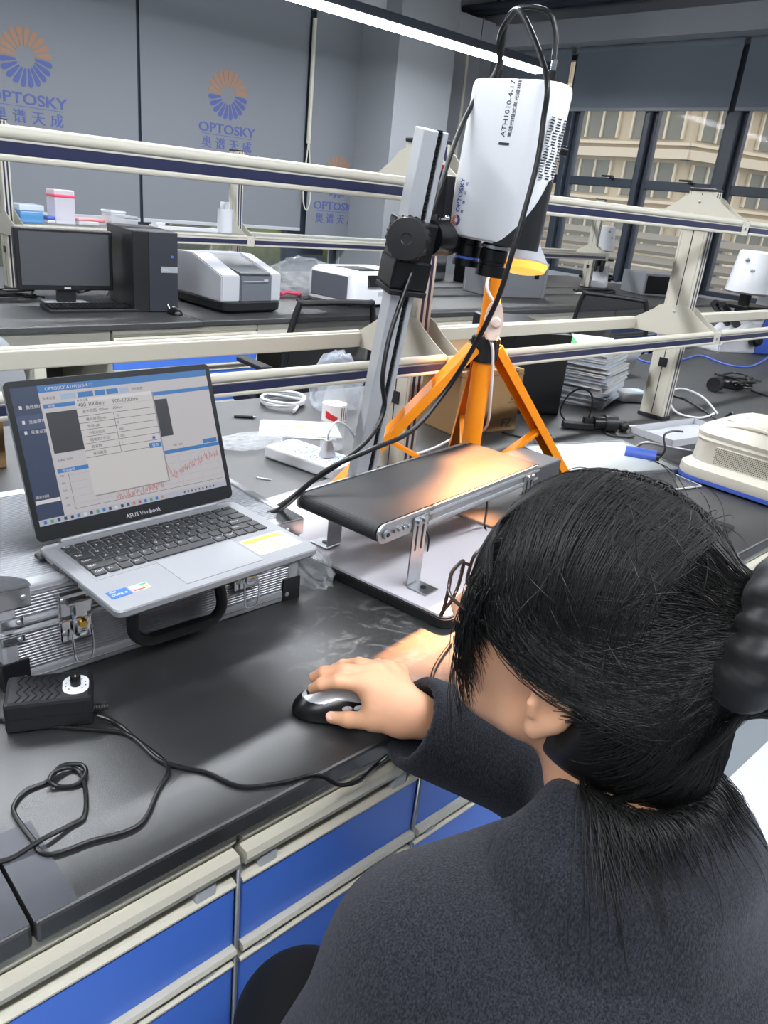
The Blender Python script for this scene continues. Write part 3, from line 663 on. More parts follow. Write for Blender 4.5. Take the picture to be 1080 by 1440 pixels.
zl_ = [0]
def R(x0, y0, x1, y1, m, lay=1):                               # fractions of the display from the top left
    q.raw([(x0*DW, (1-y1)*DH, lay*.00006), (x1*DW, (1-y1)*DH, lay*.00006), (x1*DW, (1-y0)*DH, lay*.00006), (x0*DW, (1-y0)*DH, lay*.00006)], [(0, 1, 2, 3)], m)
def Tx(s, x, y, size, m, lay=3, al='LEFT'): q.text(s, size, m, Matrix.Translation((x*DW, (1-y)*DH, lay*.00006)), al, .00002)
def line(pts, w, m, lay=3):
    for (xa, ya), (xb, yb) in zip(pts, pts[1:]):
        a = Vector((xa*DW, (1-ya)*DH, 0)); b2 = Vector((xb*DW, (1-yb)*DH, 0)); d = b2-a
        if d.length < 1e-7: continue
        nn = Vector((-d.y, d.x, 0)).normalized()*w/2; z = Vector((0, 0, lay*.00006))
        q.raw([a-nn+z, b2-nn+z, b2+nn+z, a+nn+z], [(0, 1, 2, 3)], m)
R(0, 0, 1, 1, E_bg, 0); R(0, 0, .118, .955, E_nav); R(.118, 0, 1, .052, E_blue); Tx('OPTOSKY ATH1010-4-17', .15, .040, .0062, E_w)
R(0, .20, .118, .30, em('nav_hi', '#33486c'), 2)
for yy, s in ((.155, '曲线模式'), (.26, '光谱模式'), (.335, '采集设置')): Tx(s, .05, yy, .0055, E_w); R(.022, yy-.025, .034, yy, E_w, 3)
Tx('曝光时间', .008, .80, .0045, E_w); R(.004, .815, .116, .842, E_w, 2)
for k, (x0, x1, m) in enumerate(((.215, .285, E_lt), (.295, .37, E_blue), (.378, .43, E_blue), (.436, .495, E_blue), (.503, .55, E_lt))): R(x0, .075, x1, .115, m, 2)
Tx('连接设备', .130, .105, .0045, E_txt); Tx('显示图像', .565, .105, .0045, E_txt)
R(.128, .138, 1, .168, E_blue, 2); Tx('图像', .15, .162, .0045, E_w)
R(.132, .20, .745, .50, E_dk, 2); R(.128, .615, 1, .645, E_blue, 2); Tx('光谱曲线', .15, .64, .0045, E_w); R(.905, .575, .99, .610, E_blue, 2)
Tx('X:400 Y:500', .14, .56, .0042, E_txt); Tx('400   500', .73, .59, .0042, E_txt)
for i in range(5): line([(.165, .67+.055*i), (.985, .67+.055*i)], .0003, E_g, 2); Tx(str(900-200*i), .135, .675+.055*i, .0036, E_txt)
for i in range(8): line([(.175+.115*i, .66), (.175+.115*i, .925)], .0003, E_g, 2)
line([(.175, .655), (.175, .925), (.985, .925)], .0005, E_txt, 2)
rng = random.Random(3); pts = []
for i in range(230):
    f = i/229; base_ = .91-.10*f+(.0 if f < .42 else -.10*min(1, (f-.42)/.4)); base_ += .09*math.exp(-((f-.60)/.05)**2)*0-.12*math.exp(-((f-.48)/.03)**2)
    pts.append((.38+.60*f, min(.925, max(.66, base_+rng.uniform(-.04, .04)))))
line(pts, .00045, E_r, 3)
R(.28, .135, .675, .865, E_sh, 4); R(.275, .125, .668, .855, E_dlg, 5); R(.275, .125, .668, .150, E_w, 6); Tx('参数设置', .283, .146, .0042, E_txt, 7)
Tx('400-1000nm', .285, .187, .0078, E_txt, 7); Tx('900-1700nm', .455, .187, .0078, E_txt, 7); line([(.275, .197), (.668, .197)], .0004, E_g, 7)
Tx('波长范围: 400nm - 1000nm', .30, .232, .0052, E_txt, 7)
for i in range(7): line([(.275, .255+.052*i), (.668, .255+.052*i)], .0006, E_txt, 7)
line([(.45, .255), (.45, .567)], .0006, E_txt, 7)
for i, (s, v) in enumerate((('曝光时间(ms)', '10'), ('增益(dB)', '0'), ('白板X坐标', '300'), ('暗电流X坐标', '200'), ('合并数', '1'), ('保存路径', ''))): Tx(s, .31, .293+.052*i, .0050, E_txt, 7); Tx(v, .46, .293+.052*i, .0046, E_txt, 7)
R(.60, .535, .665, .575, E_blue, 8); Tx('保存', .615, .566, .0055, E_w, 9); R(.625, .485, .64, .505, em('folder', '#3b3fc0'), 8)
R(0, .955, 1, 1, E_task, 1)
for i, m in enumerate((E_blue, E_gr, E_nav, E_txt, E_dk, E_blue, E_w, E_txt, E_gr, E_blue, E_txt, E_w, E_dk, E_txt, E_o, E_r, E_blue, E_gr, E_blue, E_o)): R(.02+.031*i, .966, .034+.031*i, .990, m, 2)
for i in range(9): R(.74+.022*i, .970, .748+.022*i, .986, E_txt, 2)
q.build('display', ll)
# ================================================================== conveyor stand group
# dark base board with a white top
BA = math.radians(7.5)
plate_w = mat('board_white', '#c6c2c8', .35); 
bp_ = thing('base_board', 'black edged board with a white top carrying the little conveyor', 'board', (.845, .684, D), math.radians(9))
q = MB(); q.prism([(a+.185, b_+.27) for a, b_ in rrect(.39, .56, .02)], .016, black_r, Matrix.Translation((0, 0, .0)), .002); q.build('core', bp_)
q = MB(); q.prism([(a+.185, b_+.27) for a, b_ in rrect(.375, .545, .016)], .004, plate_w, Matrix.Translation((0, 0, .0162))); q.build('top_sheet', bp_)
PZ = D+.0205
# conveyor: local x along the belt from its near left end, y across, z from the board top
cv = thing('mini_conveyor', 'small black belt conveyor on galvanised legs lit orange by the lamp', 'conveyor', (.772, .783, PZ), BA)
belt_m = mat('conveyor_belt', '#2a2a2c', .55, bump=.05, bscale=900); CL, CWD = .525, .178; zt = .955-PZ; hb = .030
q = MB(); prof = []
for k in range(13): a = PI/2+PI*k/12; prof.append((.015+.0155*math.cos(a), zt-.0155+.0155*math.sin(a)))
for k in range(13): a = -PI/2+PI*k/12; prof.append((CL-.015+.0155*math.cos(a), zt-.0155+.0155*math.sin(a)))
q.prism(prof, CWD-.012, belt_m, frame((0, CWD-.006, 0), (1, 0, 0), (0, 0, 1), (0, -1, 0)), smooth=False); q.build('belt', cv)
for y, s in ((0, 1), (CWD, -1)):
    q = MB(); pl = [(-.001+.016+.0165*math.cos(PI/2+PI*k/12), zt-.0155+.0165*math.sin(PI/2+PI*k/12)) for k in range(13)]
    q.prism(pl+[(.145, zt-.032), (.145, zt+.001)], .004, alu, frame((0, y+(.002 if s > 0 else .002), 0), (1, 0, 0), (0, 0, 1), (0, -1, 0)))
    q.bb((.13, y-.002, zt-.034), (CL-.02, y+.003, zt+.001), alu, .001)
    for zz in (.009, .026): q.box((.13+(CL-.15)/2, y-s*.003, zt-zz), (CL-.15, .003, .006), alu_w, .001)
    q.cyl((.016, y-s*.004, zt-.0155), (.016, y-s*.0075, zt-.0155), .008, zinc, n=16); q.cyl((.016, y-s*.007, zt-.0155), (.016, y-s*.0085, zt-.0155), .004, dark_m, n=6)
    for k in range(3): q.cyl((.052+.012*k, y-s*.003, zt-.017), (.052+.012*k, y-s*.006, zt-.017), .0045, zinc, n=6)
    q.cyl((.036, y-s*.003, zt-.016), (.036, y-s*.0045, zt-.016), .003, dark_m, n=8)
    q.build('side_frame', cv)
def leg(x, y, s):
    q = MB(); w_ = .036; hgt = zt-.008
    q.box((x, y-s*.0045, .004+hgt/2), (w_, .0025, hgt-.004), zinc); q.box((x, y-s*.025, .0015), (w_, .042, .003), zinc, .001)
    for xx in (-.008, .008): q.box((x+xx, y-s*.0062, zt-.045), (.0035, .001, .045), dark_m); q.cyl((x+xx, y-s*.006, zt-.014), (x+xx, y-s*.011, zt-.014), .005, zinc, n=6)
    q.cyl((x, y-s*.027, .003), (x, y-s*.027, .005), .005, dark_m, n=8)
    return q.build('leg', cv)
for x in (.105, CL-.06):
    leg(x, 0, 1); leg(x, CWD, -1)
q = MB(); q.bb((CL-.035, -.004, zt-.052), (CL+.075, .095, zt-.004), mat('motor_box_grey', '#4a4b4e', .45), .003); q.build('motor_box', cv)
for i, (x, y) in enumerate(((.16, .03), (.20, .10))):
    q = MB(); q.tube(spline([(x, y, zt-.03), (x+.003, y-.004, zt-.055), (x+.012, y-.01, zt-.075-.01*i), (x+.010, y-.012, zt-.10+.02*i)], 5), .0016, cable_b, 6); q.build('loose_wire', cv)
# aluminium column
b0 = Vector((.985, 1.076, PZ-.002)); tdir = P(605, 183, 1.0, 1); ctop = Vector((.988, .972, 1.535))
col = thing('camera_column', 'tall leaning aluminium extrusion column with a toothed slot, behind the conveyor', 'column', tuple(b0))
zc = (ctop-b0).normalized(); xc = Vector((.93, -.36, 0)); xc = (xc-zc*xc.dot(zc)).normalized(); yc = zc.cross(xc); Lc = (ctop-b0).length
# local frame: x to the right of the photo, y away
Mc = frame((0, 0, 0), xc, yc, zc)
alu_f = mat('column_aluminium', '#c2c5c9', .4, .5); slot_m = mat('column_slot', '#17181b', .6)
q = MB(); q.T = Mc
q.box((-.010, 0, Lc/2), (.026, .040, Lc), alu_f, .002); q.box((.016, 0, Lc/2), (.010, .040, Lc), alu_f, .002); q.box((.006, .004, Lc/2), (.012, .032, Lc), slot_m)
q.bb((-.028, -.024, -.012), (.028, .024, 0), black_r) if False else None
q.build('extrusion', col)
q = MB(); q.T = Mc
for i in range(int(Lc/.006)): q.box((.0065, -.0135, .01+i*.006), (.009, .005, .0032), black_p)
q.build('rack_teeth', col)
q = MB(); q.box((.005, -.002, .020), (.085, .075, .036), black_r, .003); q.build('foot_block', col)
# slider with the big knob and bracket
zk = Lc*.77
sl = thing('column_slider', 'black sliding clamp with a large round knob on the aluminium column', 'slider', tuple(b0))
q = MB(); q.T = Mc
q.bb((-.034, -.034, zk-.085), (.036, .034, zk-.035), black_s, .004); q.bb((-.034, -.036, zk-.095), (.036, .036, zk-.085), black_r, .002); q.bb((-.032, -.032, zk-.04), (.034, .032, zk+.028), black_s, .004); q.build('clamp_body', sl)
q = MB(); kc = Mc @ Vector((-.02, -.035, zk)); kd = (Vector((-.80, -.60, .05))).normalized()
prof = [(.012, -.03), (.026, -.03), (.0355, -.026), (.0355, .012), (.033, .017), (.010, .018), (.008, .0165), (0, .0165)]
T = Matrix.Translation(kc) @ kd.to_track_quat('Z', 'Y').to_matrix().to_4x4(); q.lathe(prof, black_p, T, 36)
for k in range(24): a = 2*PI*k/24; q.box((0, 0, 0), (.001, .001, .001), black_p) if False else q.T
q2 = T
for k in range(20):
    a = 2*PI*k/20; c = T @ Vector((.0355*math.cos(a), .0355*math.sin(a), -.007)); d = T.to_3x3() @ Vector((0, 0, 1)); q.cyl(c-d*.018, c+d*.018, .0022, black_p, n=6)
q.build('knob', sl)
kz = b0.z+zk*zc.z; kb_ = b0+zc*zk
q = MB(); a1 = Vector((.075, -.012, kz-b0.z+.0)); ko = kb_-b0
q.cyl(ko+Vector((.02, -.02, 0)), ko+Vector((.070, -.008, .0)), .030, black_s, n=28); q.cyl(ko+Vector((.070, -.008, -.004)), ko+Vector((.098, .004, -.004)), .026, black_p, n=28); q.build('pivot_drum', sl)
q = MB(); q.box(ko+Vector((.076, .018, .050)), (.024, .052, .105), black_s, .003); q.box(ko+Vector((.070, .022, .085)), (.02, .034, .05), black_p, .003); q.cyl(ko+Vector((.068, .008, .030)), ko+Vector((.062, .004, .030)), .008, chrome, n=16); q.build('tilt_plate', sl)
q = MB(); q.cyl(ko+Vector((.078, .022, .108)), ko+Vector((.078, .022, .118)), .007, red_p, n=14); q.build('red_knob', sl)
q = MB(); q.cyl(ko+Vector((.030, -.035, .032)), ko+Vector((.055, -.028, .032)), .0025, chrome, n=8); q.sph(ko+Vector((.055, -.028, .034)), .005, chrome, n=10); q.build('lock_lever', sl)
# hyperspectral camera: housing over the belt
HX0, HX1, HY0, HY1, HZ0, HZ1 = 1.092, 1.168, .822, 1.005, 1.372, 1.622
hc = thing('spectral_camera', 'tall white camera housing with a black lower flank, hung above the conveyor', 'camera', ((HX0+HX1)/2-.013, (HY0+HY1)/2+.013, HZ0)); hc.rotation_mode = 'QUATERNION'; hc.rotation_quaternion = Matrix.Rotation(math.radians(3.6), 4, Vector((1, 1, 0))).to_quaternion()
hw, hl, hh = HX1-HX0, HY1-HY0, HZ1-HZ0
shell_m = mat('camera_white', '#d6d8dc', .35)
def hring(z, ins, r): return [(a, b_, z) for a, b_ in rrect(hw-2*ins, hl-2*ins, r, 8)]
q = MB(); q.loft([hring(.0, .006, .03), hring(.004, .0015, .032), hring(.012, 0, .033), hring(hh-.010, 0, .033), hring(hh-.002, .0025, .031), hring(hh, .007, .027)], shell_m, smooth=True)
sh_ = q.build('shell', hc)
# black flank: wraps the near right corner, tall at the back, curving in to the bottom
q = MB(); ring = [(a, b_) for a, b_ in rrect(hw+.0016, hl+.0016, .0338, 14)]
sel = [p for p in ring]
# walk from the middle of the -X face, round the -Y side, to the +X side
path = [(-hw/2-.0008, -hl/2+.033+.022*(1-k/8)) for k in range(8)]
for k in range(13): a = PI+PI/2*k/12; path.append((-hw/2+.033-.0008*0+.0338*math.cos(a), -hl/2+.033+.0338*math.sin(a)))
path += [(-hw/2+.033+(hw-.066)*k/6, -hl/2-.0008) for k in range(1, 7)]
for k in range(1, 13): a = 1.5*PI+PI/2*k/12; path.append((hw/2-.033+.0338*math.cos(a), -hl/2+.033+.0338*math.sin(a)))
npth = len(path); V = []; Fq = []
s_ = [0]
for a, b_ in zip(path, path[1:]): s_.append(s_[-1]+math.hypot(b_[0]-a[0], b_[1]-a[1]))
for i, (x, y) in enumerate(path):
    f = s_[i]/s_[-1]; top = .002+.112*(max(0, min(1, f/.62))**1.7); top = min(top, .110-.10*max(0, f-.70)); V += [(x, y, -.0008), (x, y, max(.0, top))]
for i in range(npth-1): Fq.append((2*i, 2*i+2, 2*i+3, 2*i+1))
q.raw(V, Fq, black_p, True)
q.raw([(x*.985, y*.985, -.001) for x, y in path], [tuple(range(npth))], black_p); q.build('black_flank', hc)
ink = mat('print_black', '#20232a', .5); ink_b = mat('print_blue', '#27408f', .5); ink_o = mat('print_orange', '#d2693a', .5)
Tf = lambda y, z: frame((-hw/2-.0004, y, z), (0, 0, 1), (0, 1, 0), (-1, 0, 0))     # text running up the -X face
q = MB(); T = Tf(-hl/2+.072, hh-.098); q.text('ATH1010-4-17', .0135, ink, T @ Matrix.Translation((.012, .0035, 0)), th=.0001); q.text('高速扫描式高光谱相机', .0088, ink, T @ Matrix.Translation((.012, -.009, 0)), th=.0001); q.prism([(0, -.009), (.004, -.009), (.004, .013), (0, .013)], .0002, ink, T); q.build('model_print', hc)
q = MB(); T = Tf(hl/2-.040, .018); sunburst(q, (.008, .004), .0095, T, ink_o, ink_b, 16, .0002); q.text('OPTOSKY', .0125, ink_b, T @ Matrix.Translation((.021, .001, 0)), th=.0002)
for i, ch_ in enumerate('奥谱天成'): q.text(ch_, .0065, ink_b, T @ Matrix.Translation((.02+.015*i, -.008, 0)), th=.0001)
q.build('logo_print', hc)
q = MB()                                                       # vent slots on the near rounded side
for r_ in range(22):
    z = hh-.050-.0042*r_; off = (r_//5) % 2
    for c_ in range(3):
        x = -.020+c_*.017-(.004 if off else 0); q.box((x, -hl/2-.0002, z), (.012-.008*abs((r_ % 10)-5)/10, .0012, .0016), ink)
q.build('vent_slots', hc)
q = MB(); q.cyl((hw/2-.002, -hl/2+.02, hh*.64), (hw/2+.012, -hl/2+.014, hh*.64), .008, black_s, n=16); q.build('side_knob', hc)
def lens(y, label_ring, r, hgt):
    q = MB(); q.lathe([(0, 0), (r*.9, 0), (r*.9, -.010), (r, -.012), (r, -.030), (r*.93, -.031), (r*.93, -.036), (r*1.06, -.037), (r*1.06, -hgt), (r*.85, -hgt), (r*.8, -hgt+.006), (0, -hgt+.006)], black_s, Matrix.Translation((0, y, 0)), 32)
    o = q.build('lens', hc)
    if label_ring: q = MB(); q.cyl((0, y, -.0355), (0, y, -.0315), r*.945, blue_pl, n=32); q.build('blue_ring', o)
    else: q = MB(); q.lathe([(r*.96, -.004), (r*1.04, -.004), (r*1.04, -.009), (r*.96, -.009)], zinc, Matrix.Translation((0, y, 0)), 32); q.build('steel_ring', o)
    return o
lens(.048, True, .0235, .048); lens(-.012, False, .0245, .056)
# camera cables: two black leads from the top down past the column to the laptop
ct_ = Vector(((HX0+HX1)/2-.002, (HY0+HY1)/2+.002, HZ1))
for i, (x, y) in enumerate(((.0, .055), (.0, -.055))):
    q = MB(); q.cyl((0, 0, -.002), (0, 0, .018), .007, black_s, n=14); q.cyl((0, 0, .018), (0, 0, .034), .0045, chrome if i else black_r, n=12); o = q.build('cable_plug', hc); o.location = (x, y, hh)
def cable(name, label, pts, r, m, n=10, group=None, cat='cable', k=8):
    q = MB(); q.tube(spline(pts, k), r, m, n); return tag(q.build(name), label, cat, group)
lx = P(366, 722, .948); lx2 = P(384, 722, .945)
cable('camera_cable', 'black cable looping over the housing front and hanging down across the orange tripod', [ct_+Vector((0, .055, .03)), ct_+Vector((-.015, .05, .065)), ct_+Vector((-.03, .02, .088)), ct_+Vector((-.05, -.02, .085)), P(768, 105, .80, 1), P(764, 170, .79, 1), P(755, 230, .785, 1), P(738, 295, .782, 1), P(722, 350, .782, 1), P(700, 420, .79, 1), P(665, 490, .82, 1), P(630, 545, .85, 1), P(580, 605, .86, 1), P(520, 633, .86, 1), P(470, 655, .88, 1), P(435, 680, .90, 1), P(400, 712, .93, 1), P(372, 724, .95, 1)], .0042, cable_b, group='camera cables')
cable('camera_cable', 'black cable arching behind the housing and running down along the aluminium column', [ct_+Vector((0, -.055, .03)), ct_+Vector((.0, -.05, .07)), ct_+Vector((-.01, -.03, .098)), ct_+Vector((-.02, .03, .095)), P(700, 95, .97, 1), P(668, 140, .985, 1), P(640, 200, .985, 1), P(612, 285, .98, 1), P(580, 380, .975, 1), P(550, 465, .97, 1), P(538, 530, .96, 1), P(540, 575, .955, 1), P(520, 615, .95, 1), P(480, 650, .95, 1), P(440, 676, .95, 1), P(410, 700, .96, 1), P(385, 716, .965, 1)], .0042, cable_b, group='camera cables')
# ================================================================== orange tripod work light
tc_ = Vector((1.297, 1.051, D)); tp = thing('work_light_tripod', 'orange tripod stand behind the conveyor holding a warm flood lamp', 'tripod', tuple(tc_))
q = MB(); q.cyl((0, 0, .05), (0, 0, .395), .0212, orange, n=28); q.cyl((0, 0, .39), (0, 0, .56), .0185, orange, n=28); q.build('pole', tp)
q = MB(); q.lathe([(.0215, .325), (.028, .325), (.029, .33), (.029, .375), (.026, .378), (.018, .378)], black_r, None, 24)
for k in range(12): a = 2*PI*k/12; q.box((.029*math.cos(a), .029*math.sin(a), .352), (.003, .005, .045), black_r, .001, rz=a)
q.build('collar', tp)
def chan(p0, p1, w_, d_, m, name, par):
    p0 = Vector(p0); p1 = Vector(p1); z = (p1-p0).normalized(); side = z.cross(Vector((0, 0, 1))).normalized(); up = side.cross(z).normalized(); q = MB(); q.T = frame(p0, side, up, z); L = (p1-p0).length
    q.box((0, d_/2, L/2), (w_, .0025, L), m, .0008); q.box((-w_/2, 0, L/2), (.0025, d_, L), m, .0008); q.box((w_/2, 0, L/2), (.0025, d_, L), m, .0008)
    q.cyl((0, d_/2, L*.58), (0, d_/2+.003, L*.58), .005, zinc, n=8); return q.build(name, par)
feet = []
for a, r_ in ((-8, .345), (156, .335), (47, .30)):
    an = math.radians(a); d = Vector((math.cos(an), math.sin(an), 0)); chan(d*.026+Vector((0, 0, .352)), d*r_+Vector((0, 0, .006)), .034, .020, orange, 'leg', tp)
    m0 = d*(.026+(r_-.026)*.58)+Vector((0, 0, .352-.346*.58)); chan(m0, d*.022+Vector((0, 0, .055)), .020, .008, orange, 'strut', tp)
q = MB(); q.lathe([(.0186, .045), (.025, .045), (.025, .07), (.0186, .07)], orange, None, 20); q.build('hub', tp)
# lamp head: tilted metal dome with a ribbed glowing glass
glow = bpy.data.materials.new('lamp_glass'); glow.use_nodes = True; b = glow.node_tree.nodes['Principled BSDF']
b.inputs['Base Color'].default_value = (*lin('#f0b050'), 1); b.inputs['Emission Color'].default_value = (*lin('#ffb04c'), 1); b.inputs['Emission Strength'].default_value = 1.0; b.inputs['Roughness'].default_value = .25
hp = P(737, 366, 1.05, 1)-tc_; dn = Vector((-.18, -.12, -.97)).normalized(); Th = Matrix.Translation(hp) @ dn.to_track_quat('Z', 'Y').to_matrix().to_4x4()
q = MB(); q.lathe([(.0, -.085), (.018, -.085), (.022, -.06), (.030, -.03), (.050, .002), (.053, .004), (.053, .007)], lgrey_p, Th, 36); q.cyl(hp-dn*.08, Vector((0, 0, .56)), .010, black_r, n=12); q.build('reflector_dome', tp)
q = MB(); q.lathe([(.051, .004), (.051, .010), (.046, .022), (.030, .026), (.0, .027)], glow, Th, 48); q.build('glass', tp)
ld = bpy.data.lights.new('work_light', 'SPOT'); ld.energy = LAMPW; ld.color = (1.0, .40, .15); ld.spot_size = math.radians(58); ld.spot_blend = .55; ld.shadow_soft_size = .012
lo = bpy.data.objects.new('work_light', ld); COL.objects.link(lo); lo.parent = tp; lo.location = hp+dn*.046; lo.rotation_euler = (Vector((1.125, .985, .955))-tc_-hp).to_track_quat('-Z', 'Y').to_euler()
# inline switch hung on the pole and its pink-white cord
sp = P(694, 452, 1.022, 1); pinkw = mat('switch_white', '#f0d9cc', .4)
sw = thing('inline_switch', 'white inline cord switch with a round button hanging on the orange pole', 'switch', tuple(sp)); sw.scale = (1.35,)*3
q = MB(); vd_ = Vector((-.72, -.69, 0)); T = frame((0, 0, 0), (.69, -.72, 0), (0, 0, 1), vd_)
q.prism([(-.011, -.022), (-.006, -.030), (.006, -.030), (.011, -.022), (.015, 0), (.011, .022), (.006, .030), (-.006, .030), (-.011, .022), (-.015, 0)], .014, pinkw, T @ Matrix.Translation((0, 0, -.007)), .003); q.build('housing', sw)
q = MB(); q.lathe([(.008, .006), (.008, .011), (.006, .013), (0, .014)], pinkw, T @ Matrix.Translation((.003, 0, 0)), 20); q.build('button', sw)
cable('lamp_cord', 'pale lamp cord running from the switch down the pole and along the bench', [hp+tc_+Vector((0, .0, .05)), sp+Vector((0, .03, .08)), sp+Vector((0, 0, .03)), sp, sp+Vector((0, 0, -.035)), P(693, 500, 1.022, 1), P(690, 560, 1.03, 1), P(684, 600, 1.06, 1), P(665, 608, 1.16, 1), P(640, 615, .84), P(610, 630, .81), P(575, 640, .804), P(548, 634, .804), P(520, 640, .804), P(470, 640, .804)], .0032, cable_w)
# ================================================================== things on the near bench
def flat(u, v, z=D): return P(u, v, z)
# speed controller with knob, front left
ad = P(72, 992, D+.04); ad.z = D
sc = thing('speed_controller', 'black speed controller box with a white dialled knob at the left front of the case', 'controller', (.274, .816, D), math.radians(-24))
q = MB(); q.box((0, 0, .0215), (.098, .062, .041), black_p, .005); q.box((0, 0, .021), (.0995, .0635, .0012), black_r)
for j in range(6):
    x = -.036+j*.0085; pts = [Vector((x, -.026, .0423)), Vector((x+.006, -.016, .0423)), Vector((x, -.006, .0423)), Vector((x+.006, .004, .0423)), Vector((x, .014, .0423)), Vector((x+.006, .025, .0423))]
    q.tube(pts, .0009, black_r, 5)
q.build('housing', sc)
q = MB(); q.prism([(a+.030, b_-.002) for a, b_ in rrect(.030, .040, .0145, 8)], .0006, white_p, Matrix.Translation((0, 0, .0419)))
for k in range(9): a = math.radians(-50+35*k); q.box((.030+.0118*math.cos(a), -.002+.0118*math.sin(a), .0428), (.0016, .0016, .0003), black_s)
q.build('dial_plate', sc)
q = MB(); q.lathe([(.0062, .0425), (.0062, .054), (.0055, .056), (0, .056)], black_s, Matrix.Translation((.030, -.002, 0)), 20); q.box((.030, -.0045, .0563), (.0012, .004, .0006), white_p); q.build('knob', sc)
q = MB()
for i in range(6): q.cyl((.049+.003*i, -.012, .012), (.0512+.003*i, -.012, .012), .0055-.0004*i, black_r, n=12)
q.build('strain_relief', sc)
r_ = .0026; zc_ = D+r_
cable('controller_cord', 'black cord from the controller curling forward and over the front bench edge', [P(136, 1006, D+.012), P(165, 1018, zc_), P(195, 1043, zc_), P(222, 1068, zc_), P(250, 1078, zc_), P(290, 1086, zc_), P(340, 1106, zc_), P(400, 1100, zc_), P(438, 1090, zc_+.002), P(455, 1093, D-.005), P(478, 1104, D-.020), P(505, 1098, D-.022), P(525, 1080, .543, 1), P(545, 1062, .543, 1), P(552, 1052, .543, 1)], r_, cable_b, 10, 'cords at the left of the bench')
cable('controller_cord', 'black cord coming in from the left edge and looping back in a knot', [P(-20, 1009, zc_), P(30, 1017, zc_), P(80, 1022, zc_), P(130, 1026, zc_), P(175, 1031, zc_), P(205, 1050, zc_), P(232, 1072, zc_), P(236, 1088, zc_), P(222, 1112, zc_), P(205, 1150, zc_), P(180, 1168, zc_), P(130, 1182, zc_), P(80, 1200, zc_), P(57, 1198, zc_), P(45, 1180, zc_), P(22, 1148, zc_), P(20, 1132, zc_), P(36, 1112, zc_), P(68, 1098, zc_), P(85, 1078, zc_+.004), P(112, 1075, zc_+.004), P(121, 1086, zc_+.003), P(108, 1103, zc_), P(84, 1106, zc_), P(70, 1098, zc_+.005), P(78, 1085, zc_+.005), P(100, 1080, zc_+.001), P(115, 1090, zc_), P(121, 1120, zc_), P(118, 1148, zc_), P(100, 1160, zc_), P(60, 1180, zc_+.004), P(20, 1205, zc_), P(0, 1212, zc_), P(-30, 1220, zc_)], r_, cable_b, 10, 'cords at the left of the bench')
# computer mouse (under the hand): local x forward (away from the wrist)
MC = (P(430, 980, D+.015)+P(508, 990, D+.015))/2; MC.z = D; md = math.radians(151)
ms = thing('computer_mouse', 'black and silver wireless mouse under the person\'s right hand', 'mouse', tuple(MC), md)
F_ = Field((-.07, -.045, -.004), (.07, .045, .05), .0022)
F_.ell((0, 0, .006), (.054, .032, .030), k=.006); F_.ell((-.010, 0, .010), (.040, .029, .029), k=.01)
g_ = F_.lo[2]+F_.v*np.arange(F_.n[2]); F_.g = np.maximum(F_.g, -(g_[None, None, :]-.0015)); F_.obj('body', black_s, ms)
F2 = Field((-.07, -.045, .012), (.07, .045, .05), .002); F2.ell((0, 0, .0068), (.0545, .0325, .0305), k=.006); F2.ell((-.010, 0, .0108), (.0405, .0295, .0295), k=.01)
X = np.stack(np.meshgrid(*[F2.lo[i]+F2.v*np.arange(F2.n[i]) for i in range(3)], indexing='ij'), -1); F2.g = np.maximum(F2.g, -(X[..., 2]-(.0255+.0*X[..., 0]))); F2.g = np.maximum(F2.g, np.abs(X[..., 1])-.0235); F2.obj('top_shell', mat('mouse_silver', '#c3c6c8', .3, .4), ms)
q = MB(); q.cyl((.028, -.004, .030), (.028, .004, .030), .008, black_r, n=16); q.build('scroll_wheel', ms)
q = MB()
for x in (-.012, -.028): q.sph((x, .0285, .0215), .006, lgrey_p, (1.2, .5, .7), 12)
q.build('side_buttons', ms)
# spare power strip with sockets
c_ = (P(378, 650, D)+P(450, 690, D)+P(500, 655, D)+P(430, 625, D))/4
ps = thing('power_strip', 'white multi socket power strip beside the column with pale blue faces', 'power strip', (c_.x, c_.y, D), math.radians(-78))
q = MB(); q.box((0, 0, .016), (.225, .105, .031), white_p, .005); q.build('body', ps); sk = mat('socket_pale_blue', '#bcd3ec', .45)
for i in range(4):
    for j in (-.022, .022):
        s = MB(); x = -.078+.05*i; s.box((x, j, .0318), (.036, .034, .0014), sk, .0005); s.box((x-.006, j+.006, .0326), (.010, .0022, .0006), dark_m, rz=.5); s.box((x-.006, j-.006, .0326), (.010, .0022, .0006), dark_m, rz=-.5); s.box((x+.009, j, .0326), (.0022, .009, .0006), dark_m); s.build('socket', ps)
pl_ = P(460, 640, D+.035); pg = thing('plug', 'white plug with a pale lead standing in the power strip', 'plug', (pl_.x, pl_.y, D+.0335))
q = MB(); q.loft([[(a, b_, z) for a, b_ in rrect(w_, w_*.8, .006)] for z, w_ in ((0, .036), (.008, .034), (.022, .026), (.040, .018))], white_p); q.build('body', pg)
q = MB(); q.tube(spline([(0, 0, .038), (.004, .004, .06), (.04, .02, .075), (.09, .03, .05), (.13, .04, .0), (.15, .06, -.03)], 6), .0028, cable_w, 8); q.build('lead', pg)
